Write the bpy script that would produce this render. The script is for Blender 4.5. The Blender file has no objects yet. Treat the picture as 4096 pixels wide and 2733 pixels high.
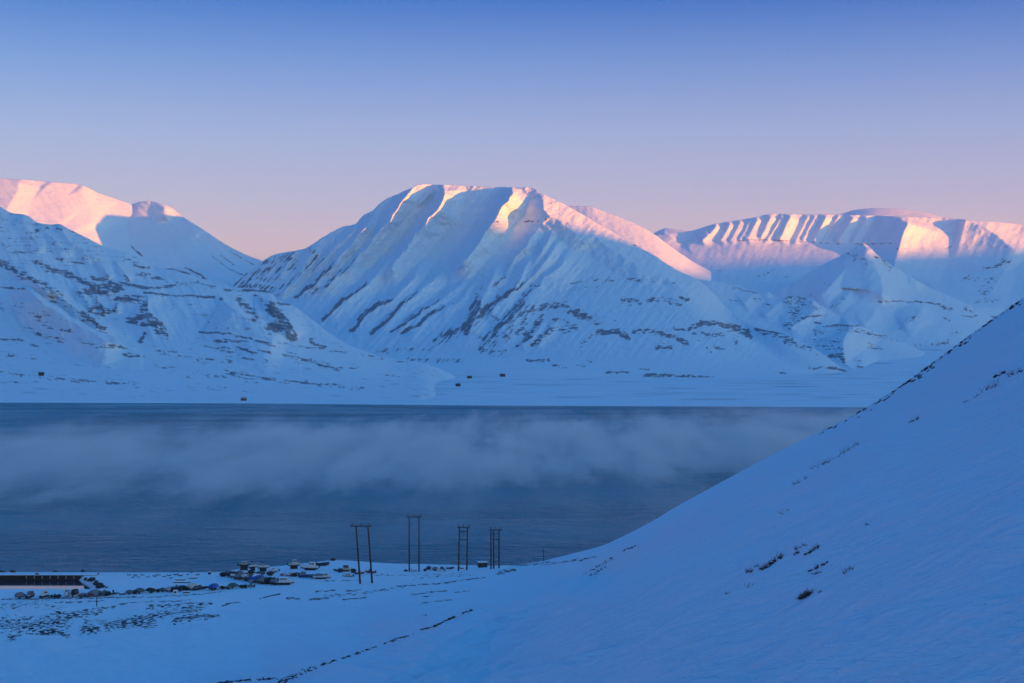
import bpy, bmesh, math, random
import numpy as np
from mathutils import Vector
random.seed(7)
S = bpy.context.scene
COL = S.collection
R = math.radians

# ------------------------------------------------------------------ camera, light, exposure
F, CX, HY, H = 6000.0, 2048.0, 1448.0, 80.0      # focal length and horizon in photograph pixels, camera height in metres
cam = bpy.data.cameras.new('camera')
cam.sensor_width = 36.0
cam.lens = F / 4096.0 * 36.0
cam.shift_y = (HY - 1366.5) / 4096.0
cam.clip_start = 0.5
cam.clip_end = 60000.0
co = bpy.data.objects.new('camera', cam)
COL.objects.link(co)
co.location = (0, 0, H)
co.rotation_euler = (R(90), 0, 0)
S.camera = co

SUN_AZ, SUN_EL = 30.0, 1.25         # degrees: behind the picture plane on the right, height over the horizon
sv = Vector((math.cos(R(SUN_AZ)) * math.cos(R(SUN_EL)), -math.sin(R(SUN_AZ)) * math.cos(R(SUN_EL)), math.sin(R(SUN_EL))))
sun = bpy.data.lights.new('sun', 'SUN')
sun.energy = 5.0
sun.color = (1.0, 0.25, 0.0)
sun.angle = R(0.55)
so = bpy.data.objects.new('sun', sun)
COL.objects.link(so)
so.rotation_euler = (-sv).to_track_quat('-Z', 'Y').to_euler()

w = bpy.data.worlds.new('World')
S.world = w
w.use_nodes = True
wn, wl = w.node_tree.nodes, w.node_tree.links
wn.clear()
out = wn.new('ShaderNodeOutputWorld')
bg1 = wn.new('ShaderNodeBackground')
bg2 = wn.new('ShaderNodeBackground')
addn = wn.new('ShaderNodeAddShader')
tc = wn.new('ShaderNodeTexCoord')
sep = wn.new('ShaderNodeSeparateXYZ')
rmp = wn.new('ShaderNodeValToRGB')
wl.new(tc.outputs['Generated'], sep.inputs[0])
wl.new(sep.outputs['Z'], rmp.inputs[0])
def s2l(c):
    return tuple(((v / 255.0) / 12.92 if v <= 10 else (((v / 255.0) + 0.055) / 1.055) ** 2.4) for v in c)
EXPO = 1.35
# sky colours as they appear in the photograph (sRGB), by height on the dome; the part the Sky Texture adds in front is taken off
stops = [(0.0, (92, 122, 172)), (0.045, (150, 148, 184)), (0.072, (207, 181, 196)), (0.105, (182, 180, 212)),
         (0.150, (154, 172, 216)), (0.195, (110, 148, 212)), (0.235, (46, 114, 198)), (0.34, (16, 106, 186)), (0.75, (6, 110, 186)), (1.0, (6, 110, 186))]
TINT = (0.025, 0.15, 0.29)
nsk = [(1.05, 0.60, 0.10), (1.19, 0.7, 0.11), (1.1, 0.9, 0.4), (1.06, 1.0, 0.6), (0.95, 0.95, 0.68), (0.8, 0.89, 0.75), (0.75, 0.87, 0.75), (0.48, 0.6, 0.63), (0.24, 0.33, 0.41), (0.2, 0.27, 0.35)]
el = rmp.color_ramp.elements
for i, (p, c) in enumerate(stops):
    e = el[i] if i < 2 else el.new(p)
    e.position = p
    e.color = tuple(max(0.0, v - t * k) / 2 ** EXPO for v, t, k in zip(s2l(c), TINT, nsk[i])) + (1,)
rmp.color_ramp.interpolation = 'LINEAR'
# unseen sun-side sky, glow added to brighten the slopes facing it: paler and warmer near the horizon, the same overhead
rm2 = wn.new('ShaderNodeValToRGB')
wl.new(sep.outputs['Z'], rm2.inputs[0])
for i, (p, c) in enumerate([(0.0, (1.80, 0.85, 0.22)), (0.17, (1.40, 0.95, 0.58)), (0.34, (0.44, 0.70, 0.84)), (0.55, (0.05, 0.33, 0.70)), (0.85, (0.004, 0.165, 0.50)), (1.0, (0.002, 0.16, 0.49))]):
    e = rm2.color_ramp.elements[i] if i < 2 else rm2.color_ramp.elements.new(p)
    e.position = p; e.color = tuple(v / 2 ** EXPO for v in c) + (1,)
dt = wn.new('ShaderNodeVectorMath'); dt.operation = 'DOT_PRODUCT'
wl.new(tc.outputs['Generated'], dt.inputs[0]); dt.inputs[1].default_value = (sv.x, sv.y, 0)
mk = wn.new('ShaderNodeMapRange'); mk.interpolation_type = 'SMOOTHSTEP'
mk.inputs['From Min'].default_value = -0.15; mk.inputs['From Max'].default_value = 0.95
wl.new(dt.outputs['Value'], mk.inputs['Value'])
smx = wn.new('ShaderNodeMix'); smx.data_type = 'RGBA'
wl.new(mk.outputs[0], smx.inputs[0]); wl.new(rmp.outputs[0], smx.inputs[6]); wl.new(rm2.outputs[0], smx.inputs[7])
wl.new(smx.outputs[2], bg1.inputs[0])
bg1.inputs[1].default_value = 1.0
sky = wn.new('ShaderNodeTexSky')
sky.sky_type = 'NISHITA'
sky.sun_disc = False
sky.sun_elevation = R(SUN_EL)
sky.sun_rotation = R(90 + SUN_AZ)
wbm = wn.new('ShaderNodeMix'); wbm.data_type = 'RGBA'; wbm.blend_type = 'MULTIPLY'; wbm.inputs[0].default_value = 1.0
wl.new(sky.outputs[0], wbm.inputs[6])
wbm.inputs[7].default_value = tuple(t / TINT[2] for t in TINT) + (1,)       # the camera's cold white balance
wl.new(wbm.outputs[2], bg2.inputs[0])
bg2.inputs[1].default_value = TINT[2] / 2 ** EXPO
wl.new(bg1.outputs[0], addn.inputs[0])
wl.new(bg2.outputs[0], addn.inputs[1])
wl.new(addn.outputs[0], out.inputs[0])

S.view_settings.view_transform = 'Standard'
S.view_settings.look = 'None'
S.view_settings.exposure = EXPO
S.view_settings.gamma = 1.0
S.render.engine = 'CYCLES'
S.cycles.max_bounces = 6
S.cycles.diffuse_bounces = 3
S.cycles.glossy_bounces = 2
S.cycles.volume_bounces = 1
S.cycles.use_denoising = True
S.cycles.caustics_reflective = False
S.cycles.caustics_refractive = False

HAZE = 1.5e-5
STEAM = 1
HAZE_ON = 1

# ------------------------------------------------------------------ numeric helpers
def _hash(ix, iy, seed):
    h = (ix.astype(np.int64) * 374761393 + iy.astype(np.int64) * 668265263 + seed * 974634777) & 0x7fffffff
    h = (h ^ (h >> 13)) * 1274126177 & 0x7fffffff
    return ((h ^ (h >> 16)) & 0xffff) / 65535.0

def pnoise(x, y, seed=0):
    """gradient noise, about -0.7 .. 0.7"""
    x = np.asarray(x, float); y = np.asarray(y, float)
    x0 = np.floor(x); y0 = np.floor(y)
    fx = x - x0; fy = y - y0
    ux = fx * fx * fx * (fx * (fx * 6 - 15) + 10); uy = fy * fy * fy * (fy * (fy * 6 - 15) + 10)
    def g(ix, iy, dx, dy):
        a = _hash(ix, iy, seed) * 2 * math.pi
        return np.cos(a) * dx + np.sin(a) * dy
    n00 = g(x0, y0, fx, fy); n10 = g(x0 + 1, y0, fx - 1, fy)
    n01 = g(x0, y0 + 1, fx, fy - 1); n11 = g(x0 + 1, y0 + 1, fx - 1, fy - 1)
    return (n00 * (1 - ux) + n10 * ux) * (1 - uy) + (n01 * (1 - ux) + n11 * ux) * uy

def fbm(x, y, oct=4, seed=0, gain=0.5, lac=2.03):
    s = 0; a = 1.0; t = 0
    for o in range(oct):
        s = s + a * pnoise(x, y, seed + o * 17)
        t += a; a *= gain; x = x * lac + 5.3; y = y * lac + 9.1
    return s / t * 1.6

def sstep(a, b, x):
    t = np.clip((x - a) / (b - a), 0, 1)
    return t * t * (3 - 2 * t)

def pchip(xk, yk, x):
    xk = np.asarray(xk, float); yk = np.asarray(yk, float)
    x = np.clip(x, xk[0], xk[-1])
    h = np.diff(xk); d = np.diff(yk) / h
    m = np.zeros(len(xk))
    if len(xk) > 2:
        for i in range(1, len(xk) - 1):
            if d[i - 1] * d[i] > 0:
                w1 = 2 * h[i] + h[i - 1]; w2 = h[i] + 2 * h[i - 1]
                m[i] = (w1 + w2) / (w1 / d[i - 1] + w2 / d[i])
    m[0] = d[0]; m[-1] = d[-1]
    k = np.clip(np.searchsorted(xk, x, side='right') - 1, 0, len(xk) - 2)
    t = (x - xk[k]) / h[k]; hh = h[k]
    return ((2*t**3 - 3*t**2 + 1) * yk[k] + (t**3 - 2*t**2 + t) * hh * m[k]
            + (-2*t**3 + 3*t**2) * yk[k+1] + (t**3 - t**2) * hh * m[k+1])

def P(px, py, D):
    return Vector(((px - CX) / F * D, D, H + (HY - py) / F * D))

def poly_dist(px, py, pts):
    """distance to a polyline, signed side (+ = left of a downward path), fraction along it"""
    best = np.full(px.shape, 1e9); sgn = np.zeros(px.shape); fr = np.zeros(px.shape)
    L = [math.hypot(pts[i+1][0]-pts[i][0], pts[i+1][1]-pts[i][1]) for i in range(len(pts)-1)]
    T = sum(L); acc = 0
    for i in range(len(pts) - 1):
        ax, ay = pts[i][:2]; bx, by = pts[i+1][:2]
        dx, dy = bx - ax, by - ay; l2 = dx*dx + dy*dy
        t = np.clip(((px-ax)*dx + (py-ay)*dy) / l2, 0, 1)
        ex = px - (ax + t*dx); ey = py - (ay + t*dy)
        d = np.hypot(ex, ey)
        c = dx * (py-ay) - dy * (px-ax)
        m = d < best
        best = np.where(m, d, best); sgn = np.where(m, np.where(c > 0, 1.0, -1.0), sgn)
        fr = np.where(m, (acc + t*L[i]) / T, fr)
        acc += L[i]
    return best, sgn, fr

class Loft:
    """a terrain face through measured rows (crest first, foot last): each row a list of (px, py, metres away)"""
    def __init__(self, name, rows, px0, px1, dpx=4.0, dpy=3.0, back=((80, -10), (500, -260), (1500, -900)), jag=1.5, jagw=30, seed=0, smooth=()):
        self.name = name
        n = int((px1 - px0) / dpx) + 1
        cx = np.linspace(px0, px1, n)
        K = len(rows)
        ry = np.zeros((K, n)); rd = np.zeros((K, n))
        for k, r in enumerate(rows):
            a = np.array(r, float)
            ry[k] = pchip(a[:, 0], a[:, 1], cx); rd[k] = pchip(a[:, 0], a[:, 2], cx)
        ry[0] += jag * fbm(cx / jagw, cx * 0 + seed * 3.7, 4, seed)
        for k in range(1, K):
            ry[k] = np.maximum(ry[k], ry[k-1] + 2)
        cnt = [max(2, int(np.max(ry[k+1] - ry[k]) / (dpy * (1 if np.min(ry[k]) < 2700 else 6)))) for k in range(K - 1)]
        # slopes for a smooth curve through the rows
        my = np.zeros((K, n)); md = np.zeros((K, n))
        for a, m in ((ry, my), (rd, md)):
            dlt = np.diff(a, axis=0)
            m[0] = dlt[0]; m[-1] = dlt[-1]
            for k in range(1, K - 1):
                p = dlt[k-1] * dlt[k]
                m[k] = np.where(p > 0, 2 * p / np.where(np.abs(dlt[k-1] + dlt[k]) < 1e-9, 1, dlt[k-1] + dlt[k]), 0)
        Y = []; D = []
        for k in range(K - 1):
            for j in range(cnt[k] + (1 if k == K - 2 else 0)):
                t = j / cnt[k]
                h00, h10, h01, h11 = 2*t**3-3*t**2+1, t**3-2*t**2+t, -2*t**3+3*t**2, t**3-t**2
                Y.append(h00*ry[k] + h10*my[k] + h01*ry[k+1] + h11*my[k+1])
                D.append(h00*rd[k] + h10*md[k] + h01*rd[k+1] + h11*md[k+1])
        self.Y = np.array(Y); self.D = np.array(D)
        self.X = np.broadcast_to(cx, self.Y.shape).copy()
        self.cx = cx; self.back = back
        self.rock = np.zeros(self.Y.shape); self.disp = np.zeros(self.Y.shape)
        self.jagc = None

    def wx(self): return (self.X - CX) / F * self.D
    def wz(self): return H + (HY - self.Y) / F * self.D

    def ridges(self, specs, warp=8.0, seed=3):
        """specs: (points, width of the steep left flank, width of the long right flank, metres, rock on the left flank)"""
        X = self.X + warp * fbm(self.X / 60, self.Y / 60, 3, seed)
        Y = self.Y + warp * fbm(self.X / 55 + 9, self.Y / 55, 3, seed + 5)
        tot = np.zeros(X.shape); rk = np.zeros(X.shape)
        for pts, wl_, wr_, A, rock in specs:
            bx0 = min(p[0] for p in pts) - wr_ * 1.2; bx1 = max(p[0] for p in pts) + wr_ * 1.2
            by0 = min(p[1] for p in pts) - wr_ * 1.2; by1 = max(p[1] for p in pts) + wr_ * 1.2
            ci = np.where((self.cx > bx0) & (self.cx < bx1))[0]
            if len(ci) == 0: continue
            sl = slice(ci[0], ci[-1] + 1)
            d, s, f = poly_dist(X[:, sl], Y[:, sl], pts)
            left = np.clip(1 - d / wl_, 0, 1); right = np.clip(1 - d / wr_, 0, 1)
            right = right * right * (1.6 - 0.6 * right) * 0.55 + right * 0.45
            v = np.where(s > 0, left ** 1.1, right)
            c0 = float(np.interp(pts[0][0], self.cx, self.Y[0]))
            s0 = 0.25 if pts[0][1] < c0 + 45 else 0.0
            taper = sstep(0, 0.10 if s0 else 0.3, f) * (1 - s0) + s0
            taper = taper * (1 - 0.85 * sstep(0.8, 1.0, f))
            endd = np.clip(1 - d / max(wl_, 20), 0, 1)
            v = v * A * taper
            tot[:, sl] = np.maximum(tot[:, sl], v)
            if rock > 0:
                wv = 0.55 + 0.45 * np.clip(fbm(f * 9 + pts[0][0], f * 0 + pts[0][1], 3, 7) + 0.5, 0, 1)
                band = np.where(s > 0, (1 - sstep(0.30 * wv, 0.85 * wv, d / wl_)), (1 - sstep(0, 0.10, d / wr_)) * 0.5)
                band = band * sstep(0.2, 0.75, f) * (1 - sstep(0.95, 1.0, f))
                rk[:, sl] = np.maximum(rk[:, sl], band * rock)
        self.disp += tot
        self.rock = np.maximum(self.rock, rk)

    def stroke(self, pts, wd, k=1.0, warp=10):
        if self.jagc is None:
            self.jagc = (fbm(self.X / 40, self.Y / 40, 3, 71), fbm(self.X / 40 + 9, self.Y / 40, 3, 72))
        X = self.X + warp * self.jagc[0]
        Y = self.Y + warp * 0.5 * self.jagc[1]
        if len(pts) == 1: pts = [pts[0], (pts[0][0] + 1, pts[0][1])]
        bx0 = min(p[0] for p in pts) - wd * 3; bx1 = max(p[0] for p in pts) + wd * 3
        ci = np.where((self.cx > bx0) & (self.cx < bx1))[0]
        if len(ci) == 0: return
        sl = slice(ci[0], ci[-1] + 1)
        d, s, f = poly_dist(X[:, sl], Y[:, sl], pts)
        self.rock[:, sl] = np.maximum(self.rock[:, sl], k * np.exp(-(d / wd) ** 2))

    def weather(self, n, k=1.0):
        r = self.rock
        self.rock = sstep(0.0, 0.55, r * 1.15 - 0.36 + n * 1.25) * sstep(0.02, 0.25, r) * k

    def Dat(self, px, py):
        i = int(np.clip(round((px - self.cx[0]) / (self.cx[1] - self.cx[0])), 0, len(self.cx) - 1))
        return float(np.interp(py, self.Y[:, i], (self.D - self.disp)[:, i]))

    def at(self, px, py):
        return P(px, py, self.Dat(px, py))

    def build(self, mat, kind='structure', side_drop=0, foot=25):
        D = self.D - self.disp
        X = (self.X - CX) / F * D; Y = D; Z = H + (HY - self.Y) / F * D
        rock = self.rock
        Z = Z - foot * sstep(0.955, 1.0, np.linspace(0, 1, Z.shape[0]))[:, None]
        if side_drop: Z = Z - side_drop * sstep(self.cx[-1] - 330, self.cx[-1] - 20, self.X)
        bx, by, bz, br = [], [], [], []
        for dy, dz in reversed(self.back):
            k = (D[0] + dy) / D[0]
            bx.append(X[0] * k); by.append(Y[0] + dy); bz.append(Z[0] + dz); br.append(rock[0] * 0)
        if bx:
            X = np.vstack([np.array(bx), X]); Y = np.vstack([np.array(by), Y]); Z = np.vstack([np.array(bz), Z]); rock = np.vstack([np.array(br), rock])
        ob = grid_mesh(self.name, X, Y, Z, mat, rock)
        if kind: ob['kind'] = kind
        return ob

def grid_mesh(name, X, Y, Z, mat, rock=None):
    r, c = X.shape
    me = bpy.data.meshes.new(name)
    co_ = np.stack([X, Y, Z], -1).reshape(-1, 3).astype(np.float32)
    idx = np.arange(r * c).reshape(r, c)
    q = np.stack([idx[:-1, :-1], idx[1:, :-1], idx[1:, 1:], idx[:-1, 1:]], -1).reshape(-1, 4)
    me.vertices.add(r * c)
    me.vertices.foreach_set('co', co_.ravel())
    me.loops.add(q.size)
    me.loops.foreach_set('vertex_index', q.ravel().astype(np.int32))
    me.polygons.add(len(q))
    me.polygons.foreach_set('loop_start', (np.arange(len(q)) * 4).astype(np.int32))
    me.polygons.foreach_set('loop_total', np.full(len(q), 4, np.int32))
    me.polygons.foreach_set('use_smooth', np.ones(len(q), bool))
    me.update(calc_edges=True)
    if rock is not None:
        at = me.attributes.new('rock', 'FLOAT', 'POINT')
        at.data.foreach_set('value', np.clip(rock, 0, 1).reshape(-1).astype(np.float32))
    me.materials.append(mat)
    ob = bpy.data.objects.new(name, me)
    COL.objects.link(ob)
    return ob

# ------------------------------------------------------------------ materials
def new_mat(name):
    m = bpy.data.materials.new(name); m.use_nodes = True
    n, l = m.node_tree.nodes, m.node_tree.links
    n.clear()
    o = n.new('ShaderNodeOutputMaterial')
    return m, n, l, o

def snow_mat(name, snow=(0.67, 0.83, 0.91), rock=(0.055, 0.055, 0.065), scale=0.05, bump=0.5, stretch=(1, 1, 1), dist=3.0, rot=0.0, fine=0.45):
    m, n, l, o = new_mat(name)
    b = n.new('ShaderNodeBsdfPrincipled')
    b.inputs['Roughness'].default_value = 0.75
    b.inputs['Specular IOR Level'].default_value = 0.15
    at = n.new('ShaderNodeAttribute'); at.attribute_name = 'rock'
    g = n.new('ShaderNodeNewGeometry')
    mp0 = n.new('ShaderNodeMapping'); mp0.inputs['Rotation'].default_value = (0, 0, rot)
    mp = n.new('ShaderNodeMapping'); mp.inputs['Scale'].default_value = stretch
    l.new(g.outputs['Position'], mp0.inputs['Vector']); l.new(mp0.outputs[0], mp.inputs['Vector'])
    nz = n.new('ShaderNodeTexNoise'); nz.inputs['Scale'].default_value = scale; nz.inputs['Detail'].default_value = 6; nz.inputs['Roughness'].default_value = 0.6
    l.new(mp.outputs[0], nz.inputs['Vector'])
    # rock shows where mask + fine noise passes a threshold
    a = n.new('ShaderNodeMath'); a.operation = 'MULTIPLY_ADD'
    l.new(nz.outputs['Fac'], a.inputs[0]); a.inputs[1].default_value = fine * 2; l.new(at.outputs['Fac'], a.inputs[2])
    mr = n.new('ShaderNodeMapRange'); mr.interpolation_type = 'SMOOTHSTEP'
    mr.inputs['From Min'].default_value = fine + 0.22; mr.inputs['From Max'].default_value = fine + 0.95
    l.new(a.outputs[0], mr.inputs['Value'])
    mul = n.new('ShaderNodeMath'); mul.operation = 'MULTIPLY'; mul.use_clamp = True
    gate = n.new('ShaderNodeMapRange'); gate.inputs['From Min'].default_value = 0.0; gate.inputs['From Max'].default_value = 0.12
    l.new(at.outputs['Fac'], gate.inputs['Value'])
    l.new(mr.outputs[0], mul.inputs[0]); l.new(gate.outputs[0], mul.inputs[1])
    nz2 = n.new('ShaderNodeTexNoise'); nz2.inputs['Scale'].default_value = scale * 0.13; nz2.inputs['Detail'].default_value = 4
    l.new(mp.outputs[0], nz2.inputs['Vector'])
    sn = n.new('ShaderNodeMix'); sn.data_type = 'RGBA'
    sn.inputs[6].default_value = tuple(v * 0.93 for v in snow) + (1,); sn.inputs[7].default_value = snow + (1,)
    l.new(nz2.outputs['Fac'], sn.inputs[0])
    mx = n.new('ShaderNodeMix'); mx.data_type = 'RGBA'
    l.new(mul.outputs[0], mx.inputs[0]); l.new(sn.outputs[2], mx.inputs[6]); mx.inputs[7].default_value = rock + (1,)
    l.new(mx.outputs[2], b.inputs['Base Color'])
    if bump:
        bp = n.new('ShaderNodeBump'); bp.inputs['Strength'].default_value = bump; bp.inputs['Distance'].default_value = dist
        l.new(nz.outputs['Fac'], bp.inputs['Height'])
        l.new(bp.outputs[0], b.inputs['Normal'])
    l.new(b.outputs[0], o.inputs[0])
    return m

M_far = snow_mat('far_snow', scale=0.02, bump=0.5, dist=9, rock=(0.16, 0.15, 0.17), stretch=(1, 1, 2), fine=0.7)
M_mtn = snow_mat('mountain_snow', scale=0.03, bump=0.5, dist=7, rock=(0.17, 0.19, 0.23), stretch=(1, 1, 2.6), fine=0.85)
M_low = snow_mat('shore_snow', scale=0.03, bump=0.3, dist=3, stretch=(0.5, 1, 1), rock=(0.055, 0.055, 0.065))

def q(zx, zy, ox, oy, sc):
    return (ox + zx / sc, oy + zy / sc)
def z1(*p): return [q(a, b, 0, 680, 1.6336) for a, b in p]
def z2(*p): return [q(a, b, 900, 680, 1.6333) for a, b in p]
def z3(*p): return [q(a, b, 1900, 680, 1.6336) for a, b in p]
def z4(*p): return [q(a, b, 2900, 780, 1.633) for a, b in p]
def withD(pts, ds):
    return [(x, y, d) for (x, y), d in zip(pts, ds)]

# ------------------------------------------------------------------ main mountain
crest = [(880,1190,6740),(905,1165,6760),(1050,1045,6850),(1100,1018,6840),(1215,996,6800),(1290,950,6780),(1380,905,6770),(1420,897,6765),(1455,860,6775),(1485,845,6780),
         (1530,805,6790),(1605,770,6790),(1655,747,6790),(1678,738,6790),(1705,738,6787),(1780,740,6770),(1900,745,6735),(2000,749,6700),(2077,750,6645),(2132,753,6590),(2163,772,6565),(2267,823,6520),(2400,900,6450),
         (2536,977,6350),(2619,1023,6280),(2714,1084,6200),(2787,1117,6150),(2850,1170,6050),(2900,1225,5900),(2960,1275,5600),(3053,1319,5200),(3145,1337,5000),(3218,1374,4850),
         (3292,1417,4700),(3353,1460,4550),(3420,1503,4400),(3500,1530,4300)]
row1 = [(880,1230,6600),(1050,1160,6600),(1200,1150,6540),(1400,1080,6500),(1550,1010,6540),(1700,960,6540),(1900,940,6430),(2050,930,6330),(2150,930,6230),(2267,960,6200),(2400,1010,6120),
        (2536,1060,6030),(2650,1120,5900),(2787,1200,5700),(2900,1280,5500),(3053,1370,4950),(3145,1400,4700),(3292,1455,4500),(3420,1510,4380),(3500,1536,4290)]
row2 = [(880,1300,6250),(1100,1290,6080),(1300,1270,5980),(1500,1230,5970),(1700,1180,5970),(1900,1160,5880),(2100,1150,5790),(2300,1160,5650),(2500,1190,5500),(2700,1240,5300),
        (2850,1310,5050),(3000,1390,4750),(3145,1450,4500),(3292,1480,4380),(3420,1515,4320),(3500,1540,4250)]
row3 = [(880,1400,5800),(1150,1390,5450),(1400,1370,5250),(1600,1350,5200),(1900,1320,5100),(2200,1310,5000),(2500,1330,4850),(2750,1370,4700),(3000,1440,4500),(3200,1480,4350),(3500,1545,4200)]
row4 = [(880,1470,5100),(1300,1450,4950),(1600,1440,4800),(1900,1435,4650),(2200,1440,4500),(2500,1460,4350),(2800,1480,4250),(3100,1500,4180),(3300,1515,4150),(3500,1560,4100)]
row5 = [(880,1560,4300),(1500,1500,4350),(2000,1500,4150),(2500,1510,4050),(3000,1530,3900),(3500,1590,3700)]
for r_, k_ in ((row3, 0.18), (row4, 0.12)):
    for i_, (a_, b_, c_) in enumerate(r_):
        if a_ < 2200: r_[i_] = (a_, b_, c_ + (2200 - a_) * k_)
mt = Loft('mountain', [crest, row1, row2, row3, row4, row5], 885, 3495, 3.6, 2.6, back=((60, -4), (260, -20), (900, -380), (1600, -900)), jag=3.0, jagw=22, seed=1)
mt_ridges = [
    # (points, left width, right width, metres, rock)
    (z2((600,480),(560,540),(530,620),(470,710),(380,800),(330,850)), 60, 40, 45, .5),
    (z2((480,520),(420,580),(390,660),(330,760)), 40, 40, 30, .5),
    (z2((960,300),(940,345),(850,450),(790,520),(700,640),(590,750),(450,865)), 40, 62, 60, .8),
    (z2((870,360),(760,470),(640,590),(560,680)), 30, 40, 30, .3),
    (z2((1262,97),(1165,195),(1095,290),(1075,330),(990,430),(900,540),(800,650),(690,745),(600,800),(500,870)), 45, 62, 66, .6),
    (z2((1350,133),(1300,190),(1250,245)), 22, 22, 26, 0),
    (z2((1180,420),(1090,590),(960,705),(860,810),(780,855),(700,940),(610,1020)), 40, 68, 62, .9),
    (z2((1434,95),(1436,140),(1425,190),(1395,250),(1345,300),(1300,370),(1235,440),(1180,520),(1090,640),(1000,740)), 50, 78, 90, .2),
    (z2((1300,520),(1240,700),(1120,830),(1000,900),(900,975),(845,1055),(800,1075)), 45, 62, 58, 1),
    (z2((1480,560),(1390,690),(1300,775),(1200,850),(1120,930),(1010,1040),(930,1095)), 38, 55, 52, 1),
    (z2((1620,640),(1510,780),(1400,862),(1280,935),(1150,1030),(1065,1085)), 34, 55, 46, .9),
    (z2((1700,640),(1620,760),(1540,850),(1450,900),(1330,960),(1220,1040),(1130,1100)), 34, 55, 46, .9),
    (z2((1925,112),(1880,160),(1800,260),(1752,340),(1700,420),(1640,500),(1560,600),(1480,690)), 62, 78, 105, .1),
    (z2((1850,560),(1780,650),(1720,750),(1680,850),(1640,950),(1590,1110)), 90, 70, 62, .8),
    (z2((2060,500),(1960,640),(1885,790),(1790,870),(1720,940),(1700,1010)), 70, 80, 62, .6),
    # the convex rib between the lit and the shaded flank
    ([(2140,752),(2163,781),(2169,827),(2200,864),(2273,909),(2310,943),(2383,949),(2426,986),(2512,1041),(2573,1078),(2665,1105),(2760,1180),(2870,1258)], 80, 150, 52, 0),
    (z3((440,325),(410,380),(360,440),(330,500),(250,590),(190,700),(80,820)), 34, 50, 46, .5),
    (z3((540,350),(510,400),(470,450),(440,520),(380,620),(330,700)), 30, 50, 40, .2),
    (z3((590,370),(600,420),(560,470),(500,540),(430,640),(330,740),(220,830),(140,875),(0,935)), 40, 60, 50, .9),
    (z3((670,430),(650,490),(600,570),(520,660),(440,730),(350,830),(260,950),(160,1050),(60,1130)), 60, 90, 50, .8),
    (z3((470,960),(400,1060),(340,1120),(260,1170)), 30, 45, 26, .8),
    (z3((540,960),(480,1050),(420,1110),(370,1160)), 26, 40, 22, .8),
]
mt.ridges([(p_, a_ * 0.9, b_ * 1.1, A_ * 2.5, r_) for p_, a_, b_, A_, r_ in mt_ridges], warp=12)
for pts, wd, k in [
    (z2((150,600),(300,590),(450,560)), 26, .55), (z2((80,740),(200,680),(330,640),(450,640)), 26, .55), (z2((100,760),(220,760),(320,790)), 20, .6),
    (z2((560,520),(600,560),(540,640)), 20, .5), (z2((200,700),(300,720)), 22, .5),
    (z2((1690,940),(1600,1000),(1500,1060),(1380,1110)), 24, .7), (z2((1850,960),(1760,1050),(1700,1110)), 26, .7),
    (z2((1950,930),(1850,1020)), 20, .6), (z2((1000,1190),(1150,1170),(1350,1170)), 12, .5), (z2((1200,1240),(1400,1245),(1550,1250)), 12, .55),
    (z3((60,1160),(160,1100),(300,1040),(330,960)), 40, .55), (z3((300,930),(400,900),(520,880),(640,920),(740,960),(800,990)), 26, .6),
    (z3((650,930),(700,960),(760,975)), 16, .8), (z3((440,960),(380,1040),(320,1110)), 18, .7), (z3((530,980),(480,1060),(400,1130)), 20, .6),
    (z3((600,1000),(650,1040),(560,1060)), 22, .45), (z3((800,1060),(880,1065),(930,1060),(1000,1100)), 12, 1), (z3((930,1050),(990,1070),(1000,1100)), 10, .8),
    (z3((1040,1060),(1120,1045),(1180,1060),(1260,1080),(1320,1100),(1390,1140)), 13, .75), (z3((1180,1150),(1230,1160),(1280,1160)), 14, .75),
    (z3((960,850),(1040,845),(1080,880)), 14, .6), (z3((1130,850),(1230,850),(1330,880)), 14, .6), (z3((1340,835),(1400,850)), 7, .9),
    (z3((950,890),(1060,890)), 10, .4), (z3((1000,960),(1080,950)), 12, .45), (z3((850,970),(920,990)), 12, .4),
    (z3((1400,1040),(1480,1000),(1600,1010),(1700,1040),(1797,1080)), 13, .85), (z3((1300,1040),(1370,1050)), 8, .8), (z3((1430,1070),(1560,1080),(1620,1080)), 14, .6),
    (z3((620,740),(760,720),(900,720),(1050,715),(1200,735),(1280,740)), 14, .45), (z3((600,780),(720,760),(820,760)), 12, .3), (z3((420,700),(460,720)), 20, .4),
    (z3((850,1320),(1000,1325)), 5, .8), (z3((1080,1300),(1140,1305)), 4, .8), (z3((1100,1335),(1240,1340),(1450,1350),(1560,1360)), 7, .8),
    (z3((680,1290),(780,1240)), 12, .5), (z3((700,1140),(760,1090)), 12, .5), (z3((350,1245),(480,1245)), 9, .8), (z3((500,1280),(590,1280)), 9, .6),
    (z3((30,1160),(100,1190),(200,1200)), 24, .5), (z3((1560,1160),(1620,1170)), 8, .6), (z3((1460,1120),(1560,1200)), 5, .5),
    (z4((0,850),(60,860),(150,890),(170,920)), 14, .8), (z4((200,880),(300,890),(400,905)), 9, .9), (z4((230,900),(330,920),(430,945)), 14, .6), (z4((400,960),(480,980),(560,1010)), 14, .6),
    (z4((560,1040),(650,1060)), 14, .35), (z4((70,920),(80,960)), 14, .5), (z4((330,1160),(400,1160)), 8, .6), (z4((540,1130),(700,1130),(830,1160)), 7, .7), (z4((200,1200),(300,1215)), 6, .9),
    (z4((0,1235),(400,1245),(700,1245)), 5, .6),
    (z3((440,315),(520,330),(600,350)), 9, .42), (z3((1030,485),(1080,505)), 4, .6), (z3((1080,520),(1170,560)), 3, .4),
    (z2((930,290),(975,310)), 4, .35), (z2((1330,300),(1400,300)), 4, .4), (z2((1750,340),(1860,345)), 5, .4), (z3((330,340),(440,330)), 5, .6), (z3((0,345),(130,345)), 5, .4)]:
    mt.stroke(pts, wd, k)
X, Y = mt.X, mt.Y
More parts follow.
